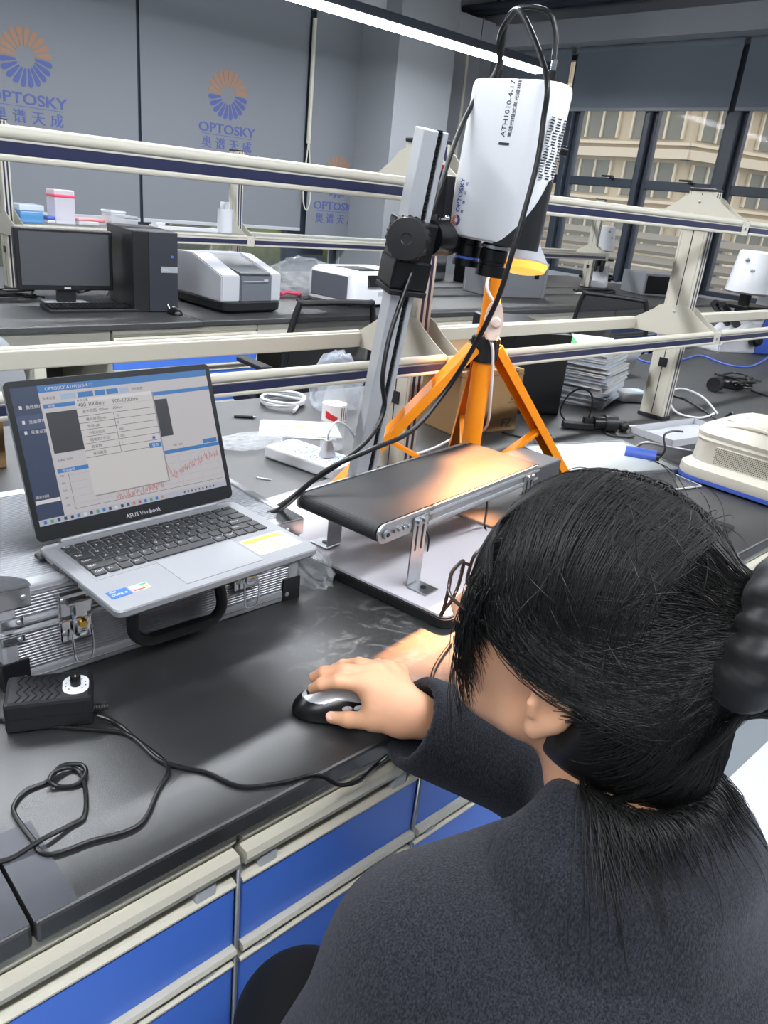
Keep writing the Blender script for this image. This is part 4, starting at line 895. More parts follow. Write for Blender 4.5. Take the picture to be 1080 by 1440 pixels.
# coil of tubing
cc = P(398, 568, D); tb = MB(); pts = []
for k in range(150): a = 2*PI*k/45; pts.append((.068*math.cos(a)+.003*math.sin(3.1*a), .066*math.sin(a), .007+.0047*(k/45)+.002*math.sin(1.7*a)))
for k in range(10): pts.append((.068-.012*k, -.0-.011*k*1.0-.01, .008))
tb.tube(pts, .0052, cable_w, 8); o = tb.build('tubing_coil'); o.location = (cc.x, cc.y, D); tag(o, 'coil of thick white plastic tubing lying behind the laptop screen', 'tubing')
pn = P(345, 588, D); q = MB(); q.cyl((-.032, 0, .004), (.022, 0, .004), .0042, dark_m, n=12); q.cyl((.022, 0, .004), (.034, 0, .004), .004, zinc, r1=.0012, n=12); o = q.build('ballpoint_pen'); o.location = (pn.x, pn.y, D+.0002); o.rotation_euler = (0, 0, math.radians(-35)); tag(o, 'dark pen lying on the bench just right of the laptop screen', 'pen')
pn = P(371, 674, D); q = MB(); q.box((0, 0, .0015), (.036, .005, .003), white_p, .001); o = q.build('cable_tie'); o.location = (pn.x, pn.y, D); o.rotation_euler = (0, 0, math.radians(-55)); tag(o, 'little white plastic stick lying between laptop and power strip', 'stick')
# papers under the bottle
pc = P(424, 608, D)
for i, (dx, rz, lab) in enumerate(((0, -.62, 'white paper sheet under the bottle, lower of the two'), (.015, -.55, 'white paper sheet with a yellow line, upper of the two by the bottle'))):
    q = MB(); q.box((0, 0, .001), (.21, .15, .0016), paper)
    if i: q.box((-.02, .02, .002), (.08, .006, .0004), c_y)
    o = q.build('paper_sheet'); o.location = (pc.x+dx, pc.y+.02, D+.002*i); o.rotation_euler = (0, 0, rz); tag(o, lab, 'paper', 'sheets under the bottle')
# bottle with a red and white label
bt = P(466, 633, D); bo = thing('water_bottle', 'clear plastic bottle with a red and white label beside the column', 'bottle', (bt.x, bt.y, D+.0045))
q = MB(); q.lathe([(.0, .002), (.026, .001), (.031, .006), (.031, .02), (.0295, .024), (.031, .028), (.031, .05), (.0295, .054), (.031, .058), (.031, .125), (.0295, .132), (.028, .145), (.015, .178), (.0125, .186), (.0125, .196), (.0, .197)], clear('bottle_plastic', '#dfe7ea', .06, .30), None, 32); q.build('body', bo)
q = MB(); lab_m = mat('bottle_label', '#efe9e6', .45)
q.lathe([(.0316, .078), (.0316, .122)], lab_m, None, 40)
for k in range(14):
    a = math.radians(190+k*4.2); q.box((.0319*math.cos(a), .0319*math.sin(a), .086+.012*(1-k/14)), (.0006, .0026, .013-.006*k/14+.006), red_p, rz=a)
for k in range(7): a = math.radians(260+k*7); q.box((.0319*math.cos(a), .0319*math.sin(a), .10), (.0006, .0022, .034), c_k if k % 2 else lab_m, rz=a)
q.build('label', bo)
q = MB(); q.lathe([(.0145, .190), (.0145, .205), (.013, .207), (0, .207)], c_b, None, 24); q.build('cap', bo)
# crumpled film and bags
def crumple(name, label, c, R, n, m, cat='plastic bag', seed=1, flatz=.0, group=None, fold=1.0):
    rg = random.Random(seed); b = bmesh.new(); bmesh.ops.create_icosphere(b, subdivisions=4, radius=1)
    ph = [(Vector((rg.uniform(-1, 1), rg.uniform(-1, 1), rg.uniform(-1, 1))).normalized(), rg.uniform(4, 13), rg.uniform(0, 6.28), rg.uniform(.02, .085)*fold) for _ in range(n)]
    for v in b.verts:
        d = v.co.copy(); k = 1+sum(a*abs(math.sin(f*d.dot(x)+p)) for x, f, p, a in ph)-sum(a for *_, a in ph)*.55
        v.co = Vector((d.x*R[0]*k, d.y*R[1]*k, max(d.z*R[2]*k, -R[2]*.55)))
    zmin = min(v.co.z for v in b.verts)
    for v in b.verts: v.co.z -= zmin
    me = bpy.data.meshes.new(name); b.to_mesh(me); b.free(); me.materials.append(m); me.polygons.foreach_set('use_smooth', [False]*len(me.polygons))
    o = bpy.data.objects.new(name, me); COL.objects.link(o); o.location = c; return tag(o, label, cat, group)
p_ = P(352, 625, D); crumple('plastic_wrap', 'crumpled clear plastic film lying flat beside the laptop screen', (p_.x, p_.y, D+.001), (.085, .05, .016), 14, film, 'plastic film', 3)
p_ = P(470, 575, D); crumple('plastic_bag', 'crumpled clear plastic bag standing behind the labelled bottle', (p_.x, p_.y, D+.006), (.075, .065, .105), 16, clear('bluish_film', '#dfe6f2', .15, .28), 'plastic bag', 5, group=None)
p_ = P(432, 800, D); crumple('plastic_bag', 'clear bag tucked between the silver case and the white board', (.762, .975, D+.001), (.038, .09, .035), 14, film, 'plastic bag', 8)
# cardboard boxes
t = thing('cardboard_box', 'brown shipping carton with vertical print behind the left tripod leg', 'carton', (1.80, 1.49, D), math.radians(-7))
q = MB(); q.box((0, 0, .095), (.25, .18, .19), kraft, .003); q.box((0, -.001, .175), (.252, .18, .004), mat('kraft_edge', '#6f5637', .8)); q.build('body', t)
q = MB(); T = frame((.112, -.0912, .03), (0, 0, 1), (-1, 0, 0), (0, -1, 0)); q.text('Jetson n', .034, c_k, T @ Matrix.Translation((.055, .012, 0))); q.text('FZ', .040, c_k, frame((.058, -.0912, .012), (1, 0, 0), (0, 0, 1), (0, -1, 0))); q.build('print', t)
q = MB(); q.raw([(-.125, .09, .19), (.125, .09, .19), (.10, .16, .235), (-.10, .16, .235)], [(0, 1, 2, 3)], kraft); q.raw([(-.125, -.09, .19), (-.125, .09, .19), (-.19, .08, .215), (-.19, -.08, .215)], [(0, 1, 2, 3)], kraft); q.build('flap', t)
q = MB(); q.box((0, 0, .075), (.16, .2, .15), kraft, .003); q.box((0, -.001, .135), (.162, .2, .004), kraft); o = q.build('cardboard_box'); o.location = (.44, 1.80, D); tag(o, 'brown carton at the left edge behind the laptop screen', 'carton')
# big black box / tower behind the tripod
p0 = P(700, 600, D); p1 = P(742, 592, D)
t = thing('computer_tower', 'matt black box standing behind the orange tripod leg and rack rail', 'computer', (2.22, 1.66, D), math.radians(-30))
q = MB(); q.box((0, 0, .135), (.20, .42, .27), black_s, .004); q.build('case', t)
q = MB(); q.box((-.101, -.08, .24), (.001, .012, .008), lgrey_p); q.box((-.101, -.05, .24), (.001, .012, .008), lgrey_p); q.build('ports', t)
# paper stack: every sheaf lies loose
rg = random.Random(4); pc = Vector((2.53, 1.55, 0)); z = D; cols = ['#c4c6ca', '#b9bfc9', '#bdbab4', '#a9b3c2', '#b2b6bc', '#c9cbce']; pms = [mat('sheaf_paper', c, .8) for c in cols]
an = math.radians(18)
for i in range(24):
    h = rg.uniform(.004, .0115); q = MB(); n_ = 3
    for k in range(n_):
        q.box((rg.uniform(-.004, .004), rg.uniform(-.004, .004), h*(k+.5)/n_), (.30-rg.uniform(0, .012), .215-rg.uniform(0, .008), h/n_*.86), pms[(i+k*2) % 6], rz=rg.uniform(-.012, .012))
    o = q.build('paper_sheaf'); o.location = (pc.x+rg.uniform(-.010, .010), pc.y+rg.uniform(-.010, .010), z); o.rotation_euler = (0, 0, an+rg.uniform(-.05, .05)); z += h+.0004
    tag(o, 'loose paper sheaf in the tall stack under the right rack rail', 'papers', 'paper stack')
q = MB(); q.box((0, 0, .002), (.22, .16, .004), mat('folder_green', '#3f9a56', .5)); q.box((.05, -.02, .006), (.22, .16, .003), pms[0], rz=.2); o = q.build('document_folder'); o.location = (pc.x+.02, pc.y+.03, z+.001); o.rotation_euler = (0, 0, .5); tag(o, 'green folder with white sheets on top of the paper stack', 'folder')
# little white box by the rack post
p_ = P(890, 562, D); q = MB(); q.box((0, 0, .018), (.12, .09, .036), white_p, .006); q.box((.03, 0, .0365), (.04, .05, .001), sk); o = q.build('white_box'); o.location = (2.70, 1.45, D); o.rotation_euler = (0, 0, -.5); tag(o, 'small white box lying left of the rack post foot', 'box')
# black clip microscope head with gold lens
cg = P(845, 606, D); t = thing('inspection_lens', 'small black lens unit with a gold throat and a looped cable on the bench', 'lens', (cg.x, cg.y, D), math.radians(-38))
q = MB(); q.box((-.08, 0, .014), (.10, .028, .02), black_p, .003); q.box((-.05, .0, .028), (.03, .02, .025), black_p, .002); q.build('body', t)
q = MB(); q.cyl((-.03, 0, .024), (.035, 0, .027), .022, black_s, n=24); q.cyl((.005, 0, .026), (.045, 0, .027), .027, black_p, n=24); lb = q.build('barrel', t)
q = MB(); q.cyl((.0445, 0, .027), (.0462, 0, .027), .021, black_s, n=24); q.cyl((.0455, 0, .027), (.0475, 0, .027), .012, brass, n=20); q.build('gold_lens', lb)
q = MB(); q.sph((.075, .01, .018), .018, black_p, n=16); q.build('end_cap', t)
q = MB(); q.tube(spline([(-.11, .01, .015), (-.14, .015, .05), (-.125, .01, .105), (-.09, .005, .13), (-.055, .0, .115), (-.045, 0, .07), (-.05, 0, .035)], 6), .003, cable_b, 8); q.tube(spline([(0, -.02, .006), (.01, -.06, .004), (.06, -.07, .004), (.09, -.05, .004)], 6), .003, cable_b, 8); q.build('cable', t)
p_ = P(893, 600, D); q = MB(); q.box((0, 0, .001), (.045, .03, .0015), paper); o = q.build('paper_scrap'); o.location = (p_.x, p_.y, D); o.rotation_euler = (0, 0, -.3); tag(o, 'torn white paper scrap right of the gold throated lens', 'paper')
# shallow tray
a = P(899, 627, D); t = thing('shallow_tray', 'shallow light grey tray left of the white cabinet device', 'tray', (2.42, 1.085, D), math.radians(-8))
q = MB(); q.box((0, 0, .002), (.34, .16, .003), lgrey_p)
for s in (-1, 1): q.box((0, s*.079, .012), (.34, .003, .022), lgrey_p); q.box((s*.169, 0, .012), (.003, .16, .022), lgrey_p)
q.build('pan', t)
# white panel with aluminium frame and dark glass sheet
t = thing('light_panel', 'white panel in a thin aluminium frame lying behind the person\'s hair', 'panel', (1.90, 1.065, D), math.radians(-18))
q = MB(); q.box((0, 0, .005), (.36, .25, .008), mat('panel_white', '#bcc1bf', .3), .001); q.build('sheet', t)
q = MB()
for s in (-1, 1): q.box((0, s*.128, .006), (.372, .008, .012), alu, .001); q.box((s*.182, 0, .006), (.008, .256, .012), alu, .001)
q.build('frame', t)
t = thing('glass_sheet', 'dark smoked glass sheet with bright edges in front of the white panel', 'glass', (1.83, .905, D+.0), math.radians(-14)); 
q = MB(); q.box((0, 0, .004), (.30, .15, .003), mat('smoked_glass', '#4a4c4d', .12)); q.build('sheet', t)
q = MB()
for s in (-1, 1): q.box((0, s*.0755, .004), (.304, .0025, .004), white_p); q.box((s*.151, 0, .004), (.0025, .15, .004), white_p)
q.build('bright_edge', t)
p_ = P(905, 648, D); t = thing('blue_canister', 'small blue cylinder with a black nozzle beside the white panel', 'canister', (p_.x, p_.y, D), math.radians(-62))
q = MB(); q.cyl((-.055, 0, .018), (.03, 0, .018), .0175, blue_pl, n=24); q.build('barrel', t)
q = MB(); q.cyl((.03, 0, .018), (.04, 0, .018), .012, black_s, n=16); q.tube(spline([(.04, 0, .018), (.05, .01, .04), (.04, .03, .075), (.06, .06, .085), (.09, .1, .08)], 6), .003, cable_b, 8); q.build('nozzle', t)
q = MB(); q.tube(spline([P(880, 640, D+.004), P(905, 622, D+.004), P(940, 628, D+.004), P(975, 634, D+.004)], 5), .003, alu, 6); tag(q.build('metal_rod'), 'thin bright metal rod lying behind the blue cylinder', 'rod')
# white ventilated device at the right edge
wd = thing('white_device', 'rounded ivory benchtop device with perforated grilles and a blue base rim', 'lab device', (2.16, .725, D))
dw, dl = .37, .345
def dr(z, ix, iy, r): return [(a, b_, z) for a, b_ in rrect(dw-2*ix, dl-2*iy, r, 8)]
q = MB(); q.loft([dr(.003, .006, .006, .06), dr(.006, 0, 0, .065), dr(.016, 0, 0, .065)], blue_pl, smooth=False); q.build('base_rim', wd)
q = MB(); q.loft([dr(.016, .002, .002, .065), dr(.022, .0, .0, .066), dr(.042, .002, .002, .066), dr(.050, .016, .014, .06), dr(.056, .022, .02, .06), dr(.108, .026, .024, .06), dr(.116, .022, .02, .06), dr(.124, .026, .022, .06)], ivory); q.build('body', wd)
q = MB(); q.loft([dr(.124, .024, .02, .062), dr(.134, .022, .018, .064), dr(.148, .034, .03, .06), dr(.160, .060, .06, .05), dr(.165, .085, .085, .04), dr(.166, .11, .11, .03)], ivory); li = q.build('lid', wd)
q = MB(); q.box((-.01, .045, .1655), (.16, .10, .006), ivory, .003); q.box((-.05, -.01, .165), (.05, .03, .004), ivory, .002); q.text('~', .03, mgrey, Matrix.Translation((-.03, .06, .1687))); q.build('raised_panel', li)
q = MB(); xg = -dw/2+.0255; gm = mat('grille_hole', '#6f6c62', .6)
q.bb((xg-.0025, -.075, .058), (xg+.002, .075, .106), ivory, .002); g_ = q.build('grille', wd); q = MB()
for i in range(9):
    for j in range(26): q.box((xg-.0028, -.070+.0056*j+(.0028 if i % 2 else 0), .062+.005*i), (.0008, .0032, .0028), gm)
q.build('grille_holes', g_)
q = MB()
for j in range(10): q.box((-dw/2+.030+.0005*j, .09+.004*j, .058), (.002, .0014, .014), gm)
for j in range(6): q.box((-dw/2+.028+.004*max(0, j-2), -.098-.011*j, .078), (.003, .003, .028), gm)
for j in range(14): q.box((-.118+.0*j, -.05+.008*j, .1545), (.01, .003, .004), gm)
q.build('slots', wd)
q = MB(); q.tube(spline([(-.137, -.085, .148), (-.125, -.06, .160), (-.12, 0, .166), (-.125, .06, .160), (-.137, .085, .148)], 6), .006, ivory, 8); q.build('lid_rib', li)
# cables and adapters at the right
p_ = P(948, 576, D); t = thing('power_adapter', 'white plug adapter with a looped white lead beside the rack post', 'adapter', (p_.x, p_.y+.05, D))
q = MB(); q.box((0, 0, .03), (.035, .035, .058), white_p, .005); q.build('body', t); q = MB()
q.tube(spline([(0, -.015, .045), (-.06, -.05, .04), (-.08, -.10, .01), (-.05, -.16, .004), (.02, -.17, .004), (.09, -.16, .004)], 6), .004, cable_w, 8); q.tube(spline([(0.01, 0, .05), (.06, -.03, .07), (.10, -.10, .05), (.10, -.17, .004)], 6), .004, cable_w, 8); q.build('lead', t)
p_ = P(1030, 545, D); t = thing('laptop_charger', 'black power brick in a tangle of its own cable, far right of the bench', 'charger', (p_.x, p_.y, D), .1)
q = MB(); q.box((.02, 0, .018), (.15, .065, .032), black_p, .006); q.build('brick', t); q = MB()
rg = random.Random(6)
for k in range(5): q.tube(spline([(rg.uniform(-.14, .16), rg.uniform(-.09, .09), rg.uniform(.005, .05)) for _ in range(6)], 6, True), .0045, cable_b, 8, closed=True)
q.tube(spline([(.0, -.08, .005), (-.05, -.2, .005), (.1, -.26, .005), (.3, -.22, .005)], 6), .004, cable_b, 8); q.build('cable', t)
q = MB(); q.cyl((-.20, .02, .03), (-.15, .02, .03), .03, black_r, n=16); q.build('plug', t)
cable('black_lead', 'thin black lead from the rack post to behind the ivory device', [P(945, 556, D+.005), P(965, 562, D+.005), P(990, 577, D+.005), P(1010, 590, D+.005), P(1030, 580, D+.05)], .0045, cable_b)
cable('usb_lead', 'blue data lead curling across the bench to the nearer microscope', [P(890, 500, D+.004), P(905, 508, D+.004), P(930, 512, D+.004), P(960, 506, D+.004), P(985, 500, D+.004), P(1020, 512, D+.004), P(1050, 516, D+.004), P(1072, 508, D+.004), P(1085, 498, D+.004)], .005, blue_pl)
cable('lens_lead', 'thin black lead running behind the tripod to the black box', [P(706, 608, D+.004), P(720, 612, D+.004), P(745, 616, D+.004), P(775, 612, D+.004)], .003, cable_b)
cable('conveyor_lead', 'thin black lead dropping from the conveyor onto the base board', [P(685, 690, .86, 1), P(684, 720, .85, 1), P(682, 742, D+.022), P(700, 770, D+.022)], .0022, cable_b)
cable('black_lead', 'black lead on the bench between the board and the sleeve', [P(634, 905, zc_), P(618, 928, zc_), P(608, 950, zc_), P(605, 985, zc_), P(615, 1000, zc_)], .003, cable_b)
q = MB(); q.prism([(a, b_) for a, b_ in rrect(.26, .21, .012)], .004, black_r); o = q.build('mouse_mat'); o.location = (1.615, .70, D); o.rotation_euler = (0, 0, .12); tag(o, 'thin black mat near the bench edge, its corner right of the hair', 'mat')
# inverted microscope maker (white body, blue side, round knob)
def microscope(c, rz, label, s=1.0):
    t = thing('inverted_microscope', label, 'microscope', tuple(c), rz, 'white inverted microscopes')
    def pr(pts, h, m, name, y0): q = MB(); q.prism([(a*s, b_*s) for a, b_ in pts], h*s, m, frame((0, (y0+h)*s, 0), (1, 0, 0), (0, 0, 1), (0, -1, 0)), .008*s); return q.build(name, t)
    pr([(-.22, 0), (.20, 0), (.20, .10), (.12, .17), (-.02, .17), (-.10, .10), (-.22, .05)], .20, white_p, 'base', -.10)
    for yy in (-.103, .1005):
        q = MB(); q.prism([(a*s, b_*s) for a, b_ in [(.04, .004), (.205, .004), (.205, .10), (.14, .19), (.06, .19), (.02, .10)]], .003*s, blue_pl, frame((0, (yy+.003)*s, 0), (1, 0, 0), (0, 0, 1), (0, -1, 0))); q.build('blue_side', t)
    pr([(.10, .15), (.20, .15), (.22, .38), (.17, .46), (.10, .46), (.13, .36)], .10, white_p, 'arm', -.05)
    q = MB(); q.box((0, 0, .235*s), (.24*s, .24*s, .02*s), black_s, .003); q.box((.0, 0, .20*s), (.06*s, .09*s, .06*s), black_p, .004); q.build('stage', t)
    q = MB(); q.lathe([(0, .30*s), (.10*s, .30*s), (.112*s, .31*s), (.10*s, .40*s), (.085*s, .505*s), (.075*s, .515*s), (0, .517*s)], white_p, Matrix.Translation((-.02*s, 0, 0)), 32)
    q.cyl((-.02*s, 0, .24*s), (-.02*s, 0, .30*s), .03*s, black_s, n=20); hd = q.build('lamp_house', t)
    q = MB()
    for aa, zz in ((3.5, .47), (3.9, .42), (4.2, .33), (2.9, .34)): q.sph((-.02*s+.096*s*math.cos(aa), .096*s*math.sin(aa), zz*s), .012*s, mgrey, (1, 1, .7), 10)
    q.build('screws', hd)
    for yy in (-.115, .115): q = MB(); q.cyl((.0, yy*s-.012*s*np.sign(yy), .075*s), (.0, yy*s+.02*s*np.sign(yy), .075*s), .030*s, black_s, n=24); q.cyl((.0, yy*s+.02*s*np.sign(yy), .075*s), (.0, yy*s+.04*s*np.sign(yy), .075*s), .018*s, black_p, n=20); q.build('focus_knob', t)
    q = MB(); q.cyl((-.05*s, -.03*s, .13*s), (-.20*s, -.03*s, .24*s), .02*s, black_s, n=16); q.cyl((-.05*s, .03*s, .13*s), (-.20*s, .03*s, .24*s), .02*s, black_s, n=16); q.build('eyepiece', t)
    return t
# ================================================================== things on the far bench
microscope(P(1045, 497, D)+Vector((.06, .08, 0)), math.radians(-20), 'white inverted microscope with a blue side, nearer, cut by the right edge', 1.06)
microscope(P(848, 403, D)+Vector((.0, .1, 0)), math.radians(35), 'white inverted microscope farther away, in front of the window wall', 1.10)
# monitor, keyboard, mouse, tower
mo = thing('computer_monitor', 'black flat monitor standing at the left of the far bench, switched off', 'monitor', (1.50, 3.80, D), math.radians(-4))
q = MB(); q.box((0, 0, .205), (.445, .04, .275), black_p, .006); q.build('case', mo)
q = MB(); q.box((0, -.021, .209), (.405, .002, .237), mat('screen_off', '#4b4d51', .22)); q.build('screen', mo); q = MB(); q.box((0, -.0225, .078), (.03, .002, .010), lgrey_p); q.build('badge', mo)
q = MB(); q.box((0, .01, .05), (.085, .03, .10), black_p, .004); q.build('neck', mo); q = MB(); q.box((0, 0, .006), (.20, .16, .012), mgrey, .004); q.build('foot', mo)
kb2 = thing('keyboard', 'black keyboard lying in front of the switched off monitor', 'keyboard', (1.555, 3.63, D), math.radians(-3))
q = MB(); q.box((0, 0, .010), (.44, .145, .018), black_p, .005, rx=.05); q.build('tray', kb2); q = MB()
for i in range(20):
    for j in range(5): q.box((-.2+.021*i, -.052+.0225*j, .021+.001*j), (.0175, .018, .006), black_s, .0015, seg=1)
q.build('keys', kb2)
m2 = thing('computer_mouse', 'small black mouse at the foot of the tower computer', 'mouse', (1.885, 3.46, D))
q = MB(); q.sph((0, 0, .003), .05, black_s, (.62, 1, .62), 20); q.build('body', m2); q = MB(); q.tube(spline([(0, .045, .012), (-.005, .07, .05), (0, .075, .09)], 5), .003, cable_w, 6); q.build('lead', m2)
tw = thing('computer_tower', 'black tower computer standing on the far bench left of the spectrometer', 'computer', (1.868, 3.74, D), math.radians(-9))
q = MB(); q.box((-.01, 0, .186), (.215, .42, .37), black_p, .005); q.build('case', tw)
q = MB(); q.box((.028, -.2115, .186), (.138, .004, .365), mat('tower_front', '#2c2f36', .4), .002); q.box((.055, -.2145, .20), (.082, .003, .028), mgrey, .001); q.text('DELL', .016, lgrey_p, frame((.022, -.2165, .195), (1, 0, 0), (0, 0, 1), (0, -1, 0))); q.box((.075, -.2145, .02), (.014, .002, .018), white_p); q.build('front_panel', tw)
q = MB(); q.cyl((.07, -.2135, .26), (.07, -.216, .26), .006, blue_pl, n=12); q.build('power_button', tw)
# tangled leads behind the monitor
for i, (x, y, m, lab) in enumerate(((1.30, 3.98, cable_b, 'tangle of black leads behind the left of the monitor'), (1.68, 3.98, cable_w, 'tangle of pale leads between the monitor and the tower'))):
    rg = random.Random(i+11); q = MB()
    for k in range(5): q.tube(spline([(rg.uniform(-.16, .16), rg.uniform(-.1, .1), rg.uniform(.006, .05+.08*i)) for _ in range(6)], 6), .005, m, 6)
    o = q.build('cable_tangle'); o.location = (x, y, D); tag(o, lab, 'cables')
# spectrometer
se = thing('spectrometer', 'grey and silver benchtop spectrometer with a sloping dark lid, right of the tower', 'lab device', (2.31, 3.68, D), math.radians(2)); se.scale = (.74, .84, .86)
q = MB(); q.loft([[(a, b_, z) for a, b_ in rrect(.50-2*i, .60-2*i, .06, 6)] for z, i in ((.0, .03), (.02, .004), (.062, .0), (.066, .004))], black_p, smooth=False); q.build('base', se)
def slab(x0, x1, m, name, prof): q = MB(); q.prism(prof, x1-x0, m, frame((x0, 0, 0), (0, 1, 0), (0, 0, 1), (1, 0, 0)), .006); return q.build(name, se)
slab(-.25, -.10, lgrey_p, 'left_housing', [(-.27, .066), (.29, .066), (.29, .30), (.05, .31), (-.20, .235), (-.27, .215)])
slab(.16, .25, lgrey_p, 'right_housing', [(-.27, .066), (.29, .066), (.29, .30), (.05, .31), (-.20, .245), (-.27, .225)])
slab(-.10, .16, grey_p, 'front_panel', [(-.285, .066), (-.16, .066), (-.16, .215), (-.275, .215)])
slab(-.10, .16, mat('spectrometer_lid', '#55585c', .3), 'lid', [(-.275, .216), (.05, .216), (.05, .30), (-.16, .245), (-.275, .228)])
slab(-.10, .16, lgrey_p, 'rear_housing', [(.05, .066), (.29, .066), (.29, .30), (.05, .31)])
q = MB(); q.box((.0, -.2865, .185), (.17, .001, .004), lgrey_p); q.box((.105, -.2865, .19), (.035, .001, .012), lgrey_p); q.build('trim_line', se)
# white printer-like analyser
an_ = thing('white_analyser', 'white rounded desktop analyser with dark grey side and black window', 'lab device', (3.30, 3.72, D), math.radians(4)); an_.scale = (.92,)*3
q = MB(); q.loft([[(a, b_, z) for a, b_ in rrect(.60-2*i, .44-2*i, .05, 6)] for z, i in ((.012, .01), (.02, 0), (.16, .0), (.20, .010), (.222, .035), (.226, .06))], white_m); q.build('body', an_)
q = MB(); q.box((-.301, -.005, .115), (.006, .34, .15), grey_p, .012); q.build('side_panel', an_)
q = MB(); q.box((-.08, -.215, .165), (.17, .018, .075), black_s, .006, rx=-.35); q.box((-.10, -.06, .225), (.20, .22, .008), dark_m, .003); w_ = q.build('window', an_); q = MB(); q.box((-.08, -.2225, .128), (.16, .006, .010), chrome, .002); q.build('lip', w_)
q = MB(); q.box((-.02, -.2215, .085), (.08, .002, .025), lgrey_p); q.build('badge', an_)
q = MB()
for x in (-.25, .25):
    for y in (-.17, .17): q.cyl((x, y, 0), (x, y, .014), .02, black_r, n=12)
q.build('foot', an_)
p_ = P(395, 428, D); q = MB(); q.box((0, 0, .003), (.16, .10, .005), paper, rz=.1); q.box((.01, .005, .007), (.15, .10, .003), paper, rz=-.05); o = q.build('paper_sheet'); o.location = (p_.x, 3.42, D); tag(o, 'white paper slip on the far bench left of the white analyser', 'paper')
p_ = P(400, 385, D); crumple('plastic_bag', 'large crumpled clear bag between the spectrometer and the white analyser', (3.15, 4.12, D+.001), (.24, .16, .13), 16, film, 'plastic bag', 12)
q = MB(); q.tube(spline([(0, 0, .01), (.06, .02, .02), (.12, -.02, .015), (.16, .03, .01)], 6), .012, mat('pink_lead', '#d4486a', .5), 8); o = q.build('red_lead'); p_ = P(372, 400, D); o.location = (2.86, 3.95, D+.003); tag(o, 'pinkish red lead end at the foot of the large clear bag', 'cable')
q = MB(); q.tube(spline([(0, 0, .01), (.08, -.1, .01), (.2, -.06, .012), (.16, .06, .014), (.02, .04, .01)], 6), .007, cable_b, 8); o = q.build('black_lead'); o.location = (2.82, 3.72, D+.001); tag(o, 'looped black lead on the far bench right of the spectrometer', 'cable')
# grey screen and steel box farther back
q = MB(); q.box((0, 0, .20), (.62, .05, .40), mgrey, .02); o = q.build('equipment_cover'); o.location = (4.85, 4.75, D); tag(o, 'grey rounded cover standing behind the white analyser', 'cover')
q = MB(); q.box((0, 0, .19), (.25, .2, .38), black_s, .01); o = q.build('black_case'); o.location = (5.35, 4.6, D); tag(o, 'black case beside the grey panel, behind the black camera slider', 'box')
t = thing('steel_box', 'brushed steel box with a red lamp behind the blue ringed lens', 'box', (6.0, 4.85, D)); q = MB(); q.box((0, 0, .19), (.62, .4, .38), alu, .01); q.build('body', t)
q = MB(); q.cyl((.05, -.20, .14), (.05, -.207, .14), .018, red_p, n=14); q.build('red_lamp', t); q = MB(); q.box((.15, -.202, .2), (.18, .004, .3), lgrey_p); q.build('door', t)
t = thing('aluminium_case', 'silver flight case on the far bench behind the tripod pole', 'case', (5.0, 3.95, D), math.radians(-12)); t.scale = (.80, .9, .95)
q = MB(); q.box((0, 0, .10), (.64, .40, .198), rib, .004); q.build('body', t); q = MB(); q.box((0, 0, .24), (.64, .40, .075), lgrey_p, .006); q.build('lid', t); q = MB()
for x in (-.315, .315):
    for y in (-.195, .195): q.box((x, y, .14), (.03, .03, .278), alu, .006)
q.build('edge_profile', t); q = MB()
for x in (-.2, .2): q.box((x, -.203, .19), (.05, .01, .08), black_s, .003)
q.build('latch', t)
# instrument beside the far microscope
t = thing('signal_instrument', 'grey instrument box with a dark front on the far bench by the window', 'instrument', (7.2, 3.85, D), math.radians(-25)); q = MB(); q.box((0, 0, .10), (.55, .36, .20), mgrey, .008); q.build('body', t); q = MB(); q.box((-.1, -.181, .10), (.30, .004, .16), black_s, .004); q.build('front', t); q = MB(); [q.cyl((x, -.183, z), (x, -.20, z), .016, lgrey_p, n=12) for x in (.1, .16, .22) for z in (.06, .13)]; q.build('knob', t)
q = MB(); q.box((0, 0, .002), (.20, .08, .003), paper, rz=.3); q.box((.15, .02, .002), (.08, .06, .003), paper, rz=-.3); o = q.build('paper_scrap'); o.location = (6.1, 3.95, D); tag(o, 'white paper scraps on the far bench below the lamp head', 'paper')
cable('black_lead', 'black leads lying in a heap left of the far microscope', [(6.1, 4.0, D+.012), (6.3, 4.12, D+.012), (6.7, 4.0, D+.012), (6.4, 3.9, D+.014), (6.2, 4.1, D+.012), (6.75, 4.1, D+.012)], .010, cable_b)
# goods on the far rack shelf (rails carry glass shelf boards)
shelf = clear('shelf_glass', '#d3dcda', .08, .25)
for x0, x1, lab in ((1.46, 2.72, 'glass shelf board over the monitor, carrying plastic boxes'), (2.84, 5.14, 'glass shelf board behind the white analyser')):
    q = MB(); q.box(((x1-x0)/2, 0, .003), (x1-x0, .30, .006), shelf); o = q.build('shelf_board'); o.location = (x0, 4.30, 1.126); tag(o, lab, 'shelf', 'shelf boards of the far rack')
SZ = 1.133
def pbox(name, label, u, w, d, h, m, lidm=None, y=4.26, lh=.02, group=None, hz=None):
    p_ = P(u, 315, y, 1); t = thing(name, label, 'box', (p_.x, y, SZ), 0, group); q = MB(); q.box((0, 0, h/2), (w, d, h), m, .006); q.build('body', t)
    if lidm: q = MB(); q.box((0, 0, hz if hz else h+lh/2), (w*1.05, d*1.05, lh), lidm, .005); q.build('lid', t)
    return t
cb = clear('clear_blue_box', '#5aa4e0', .15, .6); cw_ = clear('clear_white_box', '#dfdde6', .2, .62); pk = mat('pink_lid', '#e8506e', .4); ltb = clear('pale_lid', '#dfeaf2', .2, .6)
pbox('plastic_box', 'clear box with a blue band, leftmost on the far rack shelf', 40, .115, .12, .055, cb, ltb, lh=.03)
